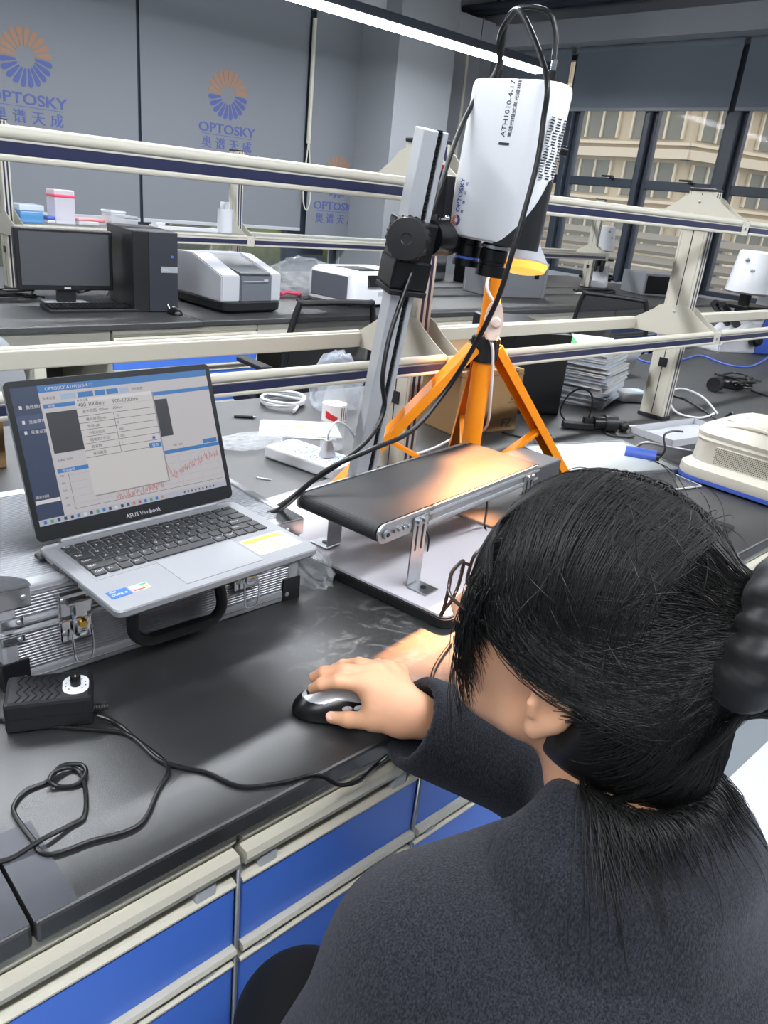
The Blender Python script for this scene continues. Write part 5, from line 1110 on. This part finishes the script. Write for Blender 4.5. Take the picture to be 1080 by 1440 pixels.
pbox('plastic_box', 'low box with a dark blue lid beside the blue banded box', 72, .07, .10, .018, cw_, blue_pl, lh=.016)
t = pbox('food_container', 'tall clear container with a pink rim on the far rack shelf', 87, .105, .11, .165, cw_, pk, hz=.135, lh=.016)
pbox('plastic_box', 'low box with a coral lid right of the tall pink rimmed container', 120, .11, .1, .022, cw_, mat('coral_lid', '#ee8a90', .4), lh=.012)
pbox('plastic_box', 'low coral lidded box second right of the tall container', 138, .07, .1, .016, cw_, mat('coral_lid_b', '#f0999a', .4), lh=.010, y=4.33)
pbox('plastic_box', 'clear box with grey clips, right end of the boxes on the shelf', 160, .085, .12, .07, clear('clear_box', '#e4e6ea', .2, .4), ltb, lh=.012)
pbox('plastic_box', 'clear box with a dark clip, above the tower computer', 178, .08, .12, .06, clear('clear_box_b', '#e4e6ea', .2, .4), mgrey, lh=.012, hz=.05)
p_ = P(312, 320, 4.26, 1); t = thing('paper_towel_roll', 'white kitchen roll standing at the right end of the shelf beside the post', 'kitchen roll', (2.64, 4.24, SZ)); q = MB(); q.cyl((0, 0, 0), (0, 0, .13), .045, paper, n=28); q.build('roll', t); q = MB()
rg = random.Random(9)
for k in range(6): a = k; q.box((.015*math.cos(a), .015*math.sin(a), .148), (.03, .001, .045), paper, rz=a, rx=.2*math.sin(a))
q.build('loose_tissue', t)
q = MB(); q.box((0, 0, .012), (.38, .10, .022), white_p, .003); q.box((.02, -.02, .025), (.30, .014, .006), black_s, .002); q.box((-.15, .02, .03), (.06, .05, .012), white_p); o = q.build('ruler_tray'); o.location = (2.36, 4.22, SZ); tag(o, 'flat white tray with a black strip, left of the kitchen roll', 'tray')
# office chairs
mesh_m = mat('chair_black', '#17181b', .6)
def chair(c, rz, label):
    t = thing('office_chair', label, 'chair', c, rz, 'black office chairs')
    q = MB(); pts = [(-.22, 0, .55), (-.235, .02, .75), (-.20, .05, .955), (-.15, .055, .975), (.15, .055, .975), (.20, .05, .955), (.235, .02, .75), (.22, 0, .55), (.1, 0, .52), (-.1, 0, .52)]
    q.tube(spline(pts, 5, True), .014, black_r, 8, closed=True); b_ = q.build('back_frame', t)
    q = MB(); rows_ = [(-.21, .0, .56, .21), (-.225, .03, .75, .225), (-.19, .05, .955, .19)]
    vs = []; 
    for k in range(9):
        f = k/8; z = .55+.415*f; hw_ = .212+.02*math.sin(PI*f)-.02*f
        for j in range(9): g2 = j/8; vs.append((-hw_+2*hw_*g2, .01+.04*f+.03*(1-(2*g2-1)**2), z))
    q.raw(vs, [(k*9+j, k*9+j+1, k*9+j+10, k*9+j+9) for k in range(8) for j in range(8)], clear('chair_mesh', '#15161a', .6, .82), True); q.build('mesh_back', b_)
    q = MB(); q.box((0, -.24, .46), (.47, .46, .07), mesh_m, .03); q.build('seat', t); q = MB(); q.cyl((0, -.22, .12), (0, -.22, .43), .03, black_s, n=16); q.build('pillar', t)
    q = MB(); q.box((0, .0, .50), (.06, .03, .2), black_s); q.build('back_bar', t)
    for k in range(5): a = 2*PI*k/5; q = MB(); q.tube([(0, -.22, .12), (.15*math.cos(a), -.22+.15*math.sin(a), .10), (.29*math.cos(a), -.22+.29*math.sin(a), .07)], .02, black_s, 8); lg = q.build('leg', t); q = MB(); q.cyl((.29*math.cos(a)-.012, -.22+.29*math.sin(a), .03), (.29*math.cos(a)+.012, -.22+.29*math.sin(a), .03), .03, black_r, n=14); q.build('castor', lg)
    for s in (-1, 1): q = MB(); q.tube(spline([(s*.2, -.1, .46), (s*.27, -.12, .5), (s*.27, -.14, .66)], 4), .014, black_s, 8); q.box((s*.27, -.18, .67), (.06, .24, .025), black_r, .01); q.build('armrest', t)
    return t
c1 = P(432, 435, .97); chair((2.24, 2.72, 0), math.radians(176), 'black mesh office chair pulled up to the far bench left of the column')
chair((4.60, 2.72, 0), math.radians(112), 'black office chair at the far bench behind the right rack rail')
# grey rounded back of a seat at the left edge
t = thing('grey_chair_back', 'grey padded seat back cut off by the left edge of the photo', 'chair', (.72, 2.72, 0)); F3 = Field((-.3, -.12, .5), (.3, .12, 1.02), .012); F3.ell((0, 0, .70), (.20, .07, .235), k=.03); F3.obj('backrest', mat('grey_cloth', '#8d9094', .85, bump=.2, bscale=300), t)
q = MB(); q.cyl((0, 0, .05), (0, 0, .55), .03, black_s, n=14); q.box((0, -.2, .45), (.42, .42, .06), mgrey, .03); q.build('pillar', t); q = MB(); q.cyl((0, 0, 0), (0, 0, .05), .22, black_s, n=24); q.build('foot', t)
# storage tub and boxes under the rack between the benches
q = MB(); q.loft([[(a, b_, z) for a, b_ in rrect(.40-2*i, .30-2*i, .03, 5)] for z, i in ((0, .03), (.10, .005), (.11, 0), (.118, 0))], clear('tub_plastic', '#d6d9dd', .25, .75), smooth=False); o = q.build('plastic_tub'); p_ = P(640, 455, D); o.location = (3.02, 1.86, D); o.rotation_euler = (0, 0, -.1); tag(o, 'translucent plastic tub behind the rack, left of the tripod switch', 'tub')
# ================================================================== the seated person
def skinmat(name, col):
    m = mat(name, col, .5, noise=.05, nscale=40); b = m.node_tree.nodes['Principled BSDF']; b.inputs['Subsurface Weight'].default_value = .12; b.inputs['Subsurface Radius'].default_value = (.01, .004, .002); b.inputs['Subsurface Scale'].default_value = .5; return m
skin = skinmat('skin', '#dba683'); nail_m = mat('fingernail', '#eeb9a4', .3)
HC = np.array([.536, .281, 1.118])
fw = np.array([-.24, .965, .10]); fw /= np.linalg.norm(fw); lf = np.cross([0, 0, 1.], fw); lf /= np.linalg.norm(lf); upv = np.cross(fw, lf)
RH = np.stack([lf, fw, upv], 1)                                # columns: left, forward, up
def L(l, f, u): return HC+RH@np.array([l, f, u])
pe = thing('person', 'person in glasses and charcoal coat with a black hair bun, right hand on mouse', 'person', (.50, .16, 0))
pof = np.array([.50, .16, 0])
# --- head and neck
F_ = Field(HC-np.array([.17, .19, .24]), HC+np.array([.15, .19, .15]), .0032)
F_.ell(L(0, -.008, .008), (.076, .095, .100), RH); F_.ell(L(0, .040, -.045), (.060, .056, .076), RH, k=.03)
F_.cone(L(0, .068, -.108), L(0, .055, -.09), .022, .03, k=.03); F_.cone(L(.045, .02, -.09), L(.012, .066, -.108), .018, .016, k=.03); F_.cone(L(-.045, .02, -.09), L(-.012, .066, -.108), .018, .016, k=.03)
F_.ell(L(.036, .066, -.045), (.022, .020, .022), RH, k=.025); F_.ell(L(-.036, .066, -.045), (.022, .020, .022), RH, k=.025)
F_.cone(L(0, .093, -.008), L(0, .112, -.046), .008, .011, k=.014); F_.ell(L(.011, .103, -.049), (.008, .009, .007), RH, k=.008); F_.ell(L(-.011, .103, -.049), (.008, .009, .007), RH, k=.008)
F_.ell(L(.031, .092, -.012), (.014, .012, .011), RH, k=.008, sub=True); F_.ell(L(-.031, .092, -.012), (.014, .012, .011), RH, k=.008, sub=True)
F_.ell(L(0, .094, -.069), (.021, .010, .0055), RH, k=.006); F_.ell(L(0, .094, -.080), (.018, .010, .0065), RH, k=.006); F_.ell(L(0, .105, -.0745), (.022, .012, .0012), RH, k=.002, sub=True)
for s in (1, -1):                                              # ears: rim, lobe, bowl
    tilt = np.stack([lf, fw, upv], 1)
    F_.ell(L(s*.080, -.012, -.036), (.011, .019, .032), RH, k=.008); F_.ell(L(s*.080, -.004, -.066), (.008, .010, .012), RH, k=.006)
    F_.ell(L(s*.093, -.012, -.036), (.009, .011, .019), RH, k=.005, sub=True); F_.cone(L(s*.090, .002, -.040), L(s*.088, .001, -.050), .005, .005, k=.004)
nb = np.array([.532, .212, .945])
F_.cone(L(0, -.028, -.075), nb, .050, .056, k=.035)
V1, Q1 = F_.mesh()
# --- right hand on the mouse
F_ = Field(np.array(P(580, 1008, .82))-np.array([.11, .07, .05]), np.array(P(440, 960, .84))+np.array([.12, .09, .075]), .0019)
W_ = P(582, 1006, .842)
fing = {'index': [P(516, 962, .862), P(474, 958, .866), P(452, 962, .858), P(440, 968, .845)], 'middle': [P(530, 948, .866), P(482, 943, .870), P(456, 946, .862), P(442, 952, .848)],
        'ring': [P(546, 943, .858), P(505, 934, .858), P(482, 936, .846), P(470, 940, .832)], 'little': [P(560, 944, .848), P(532, 935, .844), P(514, 936, .834), P(503, 940, .822)]}
for nme, js in fing.items():
    k_ = {'index': 1, 'middle': 1.03, 'ring': .97, 'little': .85}[nme]
    F_.chain(js, [.0108*k_, .0090*k_, .0080*k_, .0068*k_], k=.004); F_.cone(W_+Vector((0, .006, .002)), js[0], .017, .0125*k_, k=.014)
F_.chain([P(560, 1016, .832), P(526, 1015, .828), P(490, 1012, .819), P(467, 1009, .813)], [.0150, .0115, .0098, .0078], k=.006)
F_.cone(P(560, 1012, .836), P(528, 985, .842), .016, .012, k=.016); F_.ell((P(545, 985, .845)), (.028, .024, .012), k=.02)
wr2 = Vector((.675, .485, .80)); F_.cone(W_, wr2, .0235, .028, k=.02)
V2, Q2 = F_.mesh()
# --- body inside the clothes: torso, arms, left hand, legs and feet
F_ = Field((.1, -.12, 0), (.9, .66, 1.0), .008)
LS, RS = np.array([.375, .265, .845]), np.array([.66, .205, .845]); LE = np.array([.285, .33, .60]); RE = np.array([.775, .405, .735]); LWr = np.array([.34, .40, .50])
F_.cone(nb, (.52, .20, .86), .058, .09, k=.06); F_.cone(LS, RS, .05, .05, k=.06); F_.ell((.505, .20, .74), (.15, .095, .17), k=.06); F_.ell((.50, .17, .54), (.15, .11, .13), k=.06)
F_.chain([LS, LE, LWr], [.045, .038, .027], k=.02); F_.chain([RS, RE, wr2], [.045, .038, .028], k=.02)
hips = [(.42, .16, .49), (.58, .16, .49)]; kn = [(.385, .425, .575), (.60, .44, .475)]; an2 = [(.40, .38, .09), (.60, .38, .09)]
for h, k_, a in zip(hips, kn, an2): F_.chain([h, k_, a], [.078, .055, .036], k=.03); F_.cone(a, (a[0], a[1]+.13, .035), .034, .028, k=.03)
F_.chain([LWr, (.37, .43, .49)], [.026, .03], k=.02)
for j in range(4): F_.chain([(.365+.006*j, .44-.012*j, .49), (.402+.008*j, .46-.014*j, .485), (.422+.008*j, .465-.014*j, .473)], [.0095, .0085, .0075], k=.006)
F_.chain([(.345, .425, .50), (.36, .455, .497), (.38, .47, .49)], [.012, .010, .008], k=.008)
V3, Q3 = F_.mesh()
Va = np.concatenate([V1, V2, V3])-pof; Qa = np.concatenate([Q1, Q2+len(V1), Q3+len(V1)+len(V2)])
body = meshobj('body', Va, Qa, [skin], pe)
for nme, p0, p1, r in (('index', fing['index'][2], fing['index'][3], .0052), ('middle', fing['middle'][2], fing['middle'][3], .0052), ('thumb', P(490, 1012, .819), P(467, 1009, .813), .0062)):
    d = (p1-p0).normalized(); u_ = (Vector((0, 0, 1))-d*d.z).normalized(); 
    if nme == 'thumb': u_ = (u_*.8+Vector((-.3, -.5, 0))).normalized(); u_ = (u_-d*u_.dot(d)).normalized()
    s_v = d.cross(u_); q = MB(); q.T = frame(p1-d*.001+u_*(.0055 if nme != 'thumb' else .0064)-Vector(pof), s_v, d, u_); q.sph((0, 0, 0), r, nail_m, (.95, 1.2, .22), 14); q.build('fingernail', body)
for s in (1, -1):
    q = MB(); q.sph(L(s*.031, .078, -.010)-pof, .0125, mat('eye_white', '#e9e4df', .2), n=16); e_ = q.build('eye', body); q = MB(); q.sph(L(s*.031, .0885, -.011)-pof, .0048, mat('iris', '#2a1c14', .15), (1, .6, 1), n=12); q.build('iris', e_)
# --- scrunchie
satin = mat('black_satin_cloth', '#08090b', .5, sheen=.05)
nu, nv = 90, 22; Vs = []; sc_c = np.array([0, -.126, .052]); rg2 = np.random.RandomState(2); phs = rg2.rand(8)*6.28
for i in range(nu):
    a = 2*PI*i/nu
    for j in range(nv):
        b_ = 2*PI*j/nv; r = .0225+.0022*math.sin(4*a+phs[0]+math.sin(b_))+.0032*abs(math.sin(8*a+phs[1]+.8*math.sin(b_+a)))+.0012*math.sin(19*a+2*b_+phs[2]); R_ = .044+.003*math.sin(4*a+phs[3])
        Vs.append(np.array([(R_+r*math.cos(b_))*math.cos(a), r*.95*math.sin(b_), (R_+r*math.cos(b_))*math.sin(a)])+sc_c)
Vs = np.array(Vs)@RH.T+HC-pof; Fs = [(i*nv+j, ((i+1) % nu)*nv+j, ((i+1) % nu)*nv+(j+1) % nv, i*nv+(j+1) % nv) for i in range(nu) for j in range(nv)]
meshobj('scrunchie', Vs, Fs, [satin], pe)
# --- glasses
fr_m = mat('glasses_frame', '#3a2b28', .25); gl = MB()
TG = Matrix.Translation(Vector(HC-pof)) @ Matrix(((*RH[0], 0), (*RH[1], 0), (*RH[2], 0), (0, 0, 0, 1)))
gl.T = TG
for s in (1, -1):
    cx = s*.034; ring = []
    for k in range(28):
        a = 2*PI*k/28; c_, s2 = math.cos(a), math.sin(a); e_ = .62; ring.append((cx+.026*math.copysign(abs(c_)**e_, c_), .118-.22*abs(cx+.026*c_)**2/.06, -.012+.0215*math.copysign(abs(s2)**e_, s2)))
    gl.tube(ring, .0017, fr_m, 8, closed=True)
    gl.tube(spline([(s*.060, .105, .000), (s*.072, .09, .000), (s*.079, .04, -.004), (s*.082, .0, -.008), (s*.081, -.02, -.022)], 5), .0016, fr_m, 8)
gl.tube(spline([(.009, .118, -.008), (0, .121, -.004), (-.009, .118, -.008)], 4), .0015, fr_m, 8)
go = gl.build('glasses', pe)
ln_ = MB(); ln_.T = TG; lm = clear('spectacle_lens', '#d8e2e8', .03, .14)
for s in (1, -1):
    cx = s*.034; ring = []
    for k in range(28):
        a = 2*PI*k/28; c_, s2 = math.cos(a), math.sin(a); e_ = .62; ring.append((cx+.0255*math.copysign(abs(c_)**e_, c_), .118-.22*abs(cx+.0255*c_)**2/.06, -.012+.021*math.copysign(abs(s2)**e_, s2)))
    ln_.raw(ring, [tuple(range(28))], lm)
ln_.build('lens', go)
# --- coat
coat = bpy.data.materials.new('charcoal_wool'); coat.use_nodes = True; nt = coat.node_tree; b = nt.nodes['Principled BSDF']; tcn = nt.nodes.new('ShaderNodeTexCoord')
mp = nt.nodes.new('ShaderNodeMapping'); mp.inputs['Scale'].default_value = (1, 1, .35); nn = nt.nodes.new('ShaderNodeTexNoise'); nn.inputs['Scale'].default_value = 620; nn.inputs['Detail'].default_value = 5; nn.inputs['Roughness'].default_value = .7
nt.links.new(tcn.outputs['Object'], mp.inputs[0]); nt.links.new(mp.outputs[0], nn.inputs['Vector'])
rr_ = nt.nodes.new('ShaderNodeValToRGB'); rr_.color_ramp.elements[0].position = .40; rr_.color_ramp.elements[0].color = (*lin('#111217'), 1); rr_.color_ramp.elements[1].position = .72; rr_.color_ramp.elements[1].color = (*lin('#383a41'), 1)
nt.links.new(nn.outputs['Fac'], rr_.inputs[0]); nt.links.new(rr_.outputs[0], b.inputs['Base Color']); b.inputs['Roughness'].default_value = .95; b.inputs['Specular IOR Level'].default_value = .15
b.inputs['Sheen Weight'].default_value = .16; b.inputs['Sheen Roughness'].default_value = .55; b.inputs['Sheen Tint'].default_value = (.5, .5, .56, 1)
bu = nt.nodes.new('ShaderNodeBump'); bu.inputs['Strength'].default_value = .5; bu.inputs['Distance'].default_value = .003; nt.links.new(nn.outputs['Fac'], bu.inputs['Height']); nt.links.new(bu.outputs[0], b.inputs['Normal'])
F_ = Field((.12, -.12, .30), (.92, .66, 1.02), .0062)
F_.cone(LS, RS, .078, .078, k=.08); F_.cone((.525, .205, .905), (.52, .19, .85), .07, .12, k=.09); F_.ell((.515, .165, .80), (.185, .135, .13), k=.08)
F_.ell((.505, .175, .68), (.19, .135, .20), k=.08); F_.ell((.50, .15, .48), (.20, .155, .16), k=.08)
F_.chain([LS, LE, LWr+np.array([.0, .0, .008])], [.078, .066, .052], k=.05)
W2 = np.array(W_); cuff_d = W2-RE; cuff_d /= np.linalg.norm(cuff_d); cuff_e = W2-cuff_d*.018-np.array([0, 0, .008])
F_.chain([RS, RE, cuff_e], [.080, .074, .060], k=.035)
F_.cone((.44, .22, .46), (.41, .34, .50), .10, .085, k=.05); F_.cone((.58, .22, .46), (.60, .38, .47), .10, .085, k=.05)
F_.cone(L(0, -.028, -.075), L(0, .06, -.20), .060, .075, k=.01, sub=True)                 # neck opening
F_.cone(cuff_e+cuff_d*.07, cuff_e-cuff_d*.035, .048, .042, k=.004, sub=True)                    # cuff opening
F_.plane(cuff_e+cuff_d*.022, cuff_d, .10)
for a_, b2, r in (((.30, .27, .79), (.36, .16, .70), .006), ((.29, .30, .70), (.33, .22, .62), .006), ((.66, .33, .74), (.76, .33, .70), .006)): F_.cone(a_, b2, r, r, k=.02, sub=True)
CV, CQ = F_.mesh(); CF = F_; meshobj('coat', CV-pof, CQ, [coat], pe)
# broad turned-down collar lying on the shoulders
F_ = Field((.30, .02, .78), (.76, .42, 1.03), .005)
nk = np.array([.527, .205, .0])
for k in range(40):
    a = 2*PI*k/40; ca, sa = math.cos(a), math.sin(a)
    if sa > .55: continue                                       # open at the throat
    p_in = np.array([.530+.064*ca, .215+.062*sa, .965-.012*(sa > 0)]); p_top = np.array([.530+.062*ca, .212+.062*sa, .990]); ex = .125 if abs(ca) > .5 else .135
    p_out = np.array([.527+(ex+.01)*ca, .205+(ex-.01)*sa, .895+.0*ca])
    F_.chain([p_top, (p_top+p_out)/2+np.array([0, 0, .012]), p_out], [.011, .012, .013], k=.022)
KV, KQ = F_.mesh(); KF = F_; meshobj('collar', KV-pof, KQ, [coat], pe)
# --- hair: solid mass, strands drawn back to the bun, fringe, nape wisps
hair = bpy.data.materials.new('black_hair'); hair.use_nodes = True; nt = hair.node_tree; b = nt.nodes['Principled BSDF']
b.inputs['Base Color'].default_value = (.0050, .0045, .0043, 1); b.inputs['Roughness'].default_value = .45; b.inputs['Specular IOR Level'].default_value = .38
ER = np.array([.097, .115, .121]); EC = np.array([0, -.006, .006])
F_ = Field(HC-np.array([.17, .26, .20]), HC+np.array([.17, .19, .17]), .004)
F_.ell(L(*EC), ER-.002, RH, k=.02); F_.ell(L(0, -.055, -.055), (.082, .075, .075), RH, k=.04)
F_.ell(L(0, .105, -.075), (.078, .075, .085), RH, k=.02, sub=True)
for s in (1, -1): F_.ell(L(s*.085, .050, -.082), (.05, .072, .062), RH, k=.015, sub=True); F_.ell(L(s*.098, -.010, -.052), (.030, .026, .034), RH, k=.012, sub=True)
F_.cone(L(0, -.10, -.09), L(0, -.08, -.13), .03, .02, k=.04)
bun = np.array([.0, -.150, .045])
F_.ell(L(*bun), (.048, .042, .048), RH, k=.02); F_.cone(L(0, -.095, .03), L(*bun), .045, .035, k=.03)
HV, HQ = F_.mesh(); HF0 = F_
rg = np.random.RandomState(5); paths = []
def surf(dirs, n, lift=0.0, rad=1.0):
    dirs = [np.array(d, float) for d in dirs]; pts = [Vector(d/np.linalg.norm(d)) for d in dirs]; sp_ = spline(pts, n); out = []
    for v in sp_:
        d = np.array(v); d /= np.linalg.norm(d); out.append(EC+d*(ER*rad+lift))
    return np.array(out)
bd = np.array([.0, -.97, .30])
edge = [(.0, .72, .70), (.35, .74, .60), (.62, .70, .38), (.80, .56, .10), (.93, .30, -.05), (.97, .02, -.16), (.93, -.25, -.38), (.80, -.45, -.58), (.55, -.62, -.68), (.25, -.72, -.72), (0, -.75, -.72)]
def edge_at(t): t = t*(len(edge)-1); i = min(int(t), len(edge)-2); f = t-i; return np.array(edge[i])*(1-f)+np.array(edge[i+1])*f
N1 = 1500
for i in range(N1):
    s = 1 if i % 4 else -1; t = rg.rand(); e0 = edge_at(t)*np.array([s, 1, 1])+rg.normal(0, .05, 3)
    a = rg.rand()*.55; st = e0*(1-a)+bd*a+np.array([s*.25, 0, .12])*a*(1-a)*3 if rg.rand() < .5 else e0
    end = bd+rg.normal(0, .10, 3); mid = (st*.5+end*.5)+np.array([s*.18, 0, .10])+rg.normal(0, .05, 3)
    pth = surf([st, st*.75+mid*.4, mid, mid*.4+end*.75, end], 5, rg.uniform(-.001, .0035)); paths.append(pth@RH.T+HC)
for i in range(1300):                                          # parted top, sweeping down over the side and back
    s = 1 if i % 5 else -1; x = rg.uniform(-.75, .55); st = np.array([s*rg.uniform(.0, .10), -x*1.0, 1.0-.25*abs(x)])
    dn_ = rg.uniform(-.2, .45); m1 = np.array([s*.78, -x*.9+.08, .62]); m2 = np.array([s*1.0, -x*.8-.05+rg.normal(0, .08), dn_*.6-.02]); en = np.array([s*rg.uniform(.35, .75), -.85, rg.uniform(-.35, .25)])
    pth = surf([st+rg.normal(0, .03, 3), m1+rg.normal(0, .05, 3), m2, (m2+en)/2+rg.normal(0, .04, 3), en], 6, rg.uniform(-.0005, .004)); paths.append(pth@RH.T+HC)
for i in range(420):                                           # fringe falling past the temple
    s = 1 if i % 4 else -1; st = np.array([s*rg.uniform(.0, .15), rg.uniform(.2, .7), .9]); a0 = surf([st, (s*.45, .80, .55), (s*rg.uniform(.58, .80), rg.uniform(.62, .86), rg.uniform(.05, .28))], 6, rg.uniform(0, .004))
    p0 = a0[-1]; ln = rg.uniform(.02, .125)*(1 if rg.rand() < .8 else 1.25); bow = rg.uniform(-.004, .012)
    tail = np.array([p0+np.array([s*bow*math.sin(PI*f), (.008-.020*f)*f*1.6+rg.normal(0, .0006), -ln*f]) for f in np.linspace(.12, 1, 8)])
    paths.append(np.concatenate([a0, tail])@RH.T+HC)
def sample(p, HF=None):
    HF = HF or HF0
    q = np.clip((p-HF.lo)/HF.v, 0, np.array(HF.n)-1.001); i = q.astype(int); f = q-i; r = 0
    for a in (0, 1):
        for b3 in (0, 1):
            for c in (0, 1):
                r = r+HF.g[i[:, 0]+a, i[:, 1]+b3, i[:, 2]+c]*np.where(a, f[:, 0], 1-f[:, 0])*np.where(b3, f[:, 1], 1-f[:, 1])*np.where(c, f[:, 2], 1-f[:, 2])
    return r
ctr = L(0, -.03, -.02)
for k, p in enumerate(paths):                                  # lift every strand out of the solid hair
    off = rg.uniform(.0004, .0035)
    for _ in range(4):
        d = sample(p); o_ = p-ctr; o_ /= np.linalg.norm(o_, axis=1)[:, None]; p = p+o_*np.maximum(off-d, 0)[:, None]
    paths[k] = p
for i in range(520):                                           # hair drawn up from the nape to the bun
    s = 1 if i % 4 else -1; l0 = rg.uniform(0, .075)*s; pts = [(l0, -.055-.03*(1-abs(l0)/.08), -.125), (l0*.95, -.10, -.07), (l0*.7, -.13, -.01), (l0*.3, -.135, .03)]
    p = np.array([L(*q_) for q_ in spline(pts, 6)])+rg.normal(0, .001, 3); off = rg.uniform(.0004, .003)
    for _ in range(4):
        d = sample(p); o_ = p-ctr; o_ /= np.linalg.norm(o_, axis=1)[:, None]; p = p+o_*np.maximum(off-d, 0)[:, None]
    paths.append(p)
for i in range(700):                                           # loose ends at the nape spreading over the collar
    l0 = rg.uniform(-.06, .078); f0 = -.085+.5*abs(l0)-.01*rg.rand(); p0 = np.array([l0, f0, -.085-.02*rg.rand()]); ln = rg.uniform(.05, .135); sp2 = l0*.35+rg.normal(0, .018); bk = rg.uniform(.03, .075)
    pth = np.array([p0+np.array([sp2*f*f+rg.normal(0, .0004), -bk*f*f-.006*math.sin(PI*f), -ln*f*(1-.25*f)]) for f in np.linspace(0, 1, 14)])@RH.T+HC
    off = rg.uniform(.001, .006); ax_ = np.array([.525, .24, .80])
    for _ in range(6):
        for FF in (CF, KF):
            d = sample(pth, FF); o_ = pth-ax_; o_ /= np.linalg.norm(o_, axis=1)[:, None]; pth = pth+o_*np.clip(off-d, 0, .02)[:, None]
    paths.append(pth)
for i in range(70):                                            # flyaways round the outline
    d = rg.normal(0, 1, 3); d[2] = abs(d[2])*.8-.1; d[1] = -abs(d[1])+.25; d /= np.linalg.norm(d); p0 = EC+d*ER*1.0; t_ = np.cross(d, rg.normal(0, 1, 3)); t_ /= np.linalg.norm(t_)
    pth = np.array([p0+t_*.05*f+d*(.012*math.sin(PI*f*.8)) for f in np.linspace(0, 1, 8)]); paths.append(pth@RH.T+HC)
for i in range(160):                                           # bun swirl
    a0 = rg.uniform(0, 6.28); tl = rg.uniform(-.7, .7); pth = np.array([bun+np.array([.049*math.cos(a0+f*2.5)*math.cos(tl), .043*math.sin(tl)-.004, .049*math.sin(a0+f*2.5)*math.cos(tl)]) for f in np.linspace(0, 1, 12)]); paths.append(pth@RH.T+HC)
ho = strands('hair', [p-pof for p in paths], .00042, hair, pe, (HV-pof, [tuple(q_) for q_ in HQ]))
# trousers and shoes
tr_m = mat('black_trousers', '#0f1013', .85); F_ = Field((.25, .02, .03), (.75, .56, .74), .009)
for h, k_, a in zip(hips, kn, an2): F_.chain([h, k_, (a[0], a[1], .11)], [.092, .072, .056], k=.03)
TV, TQ = F_.mesh(); meshobj('trousers', TV-pof, TQ, [tr_m], pe)
for a in an2:
    F_ = Field((a[0]-.08, a[1]-.09, -.004), (a[0]+.08, a[1]+.21, .14), .006); F_.cone((a[0], a[1]-.01, .05), (a[0], a[1]+.135, .036), .048, .037, k=.02); F_.cone((a[0], a[1], .05), (a[0], a[1], .10), .048, .046, k=.02)
    g_ = F_.lo[2]+F_.v*np.arange(F_.n[2]); F_.g = np.maximum(F_.g, -(g_[None, None, :]-.001)); SV, SQ = F_.mesh(); meshobj('shoe', SV-pof, SQ, [black_r], pe)
# stool under the person
so = thing('lab_stool', 'round black lab stool under the seated person', 'stool', (.50, .14, 0))
q = MB(); q.lathe([(0, .365), (.15, .365), (.165, .38), (.165, .39), (.15, .396), (0, .396)], black_r, None, 32); q.build('seat', so); q = MB(); q.cyl((0, 0, .05), (0, 0, .37), .025, chrome, n=16); q.build('pillar', so)
for k in range(5): a = 2*PI*k/5+.3; q = MB(); q.tube([(0, 0, .07), (.22*math.cos(a), .22*math.sin(a), .03)], .016, chrome, 8); q.cyl((.22*math.cos(a), .22*math.sin(a), 0), (.22*math.cos(a), .22*math.sin(a), .03), .016, black_r, n=12); q.build('leg', so)
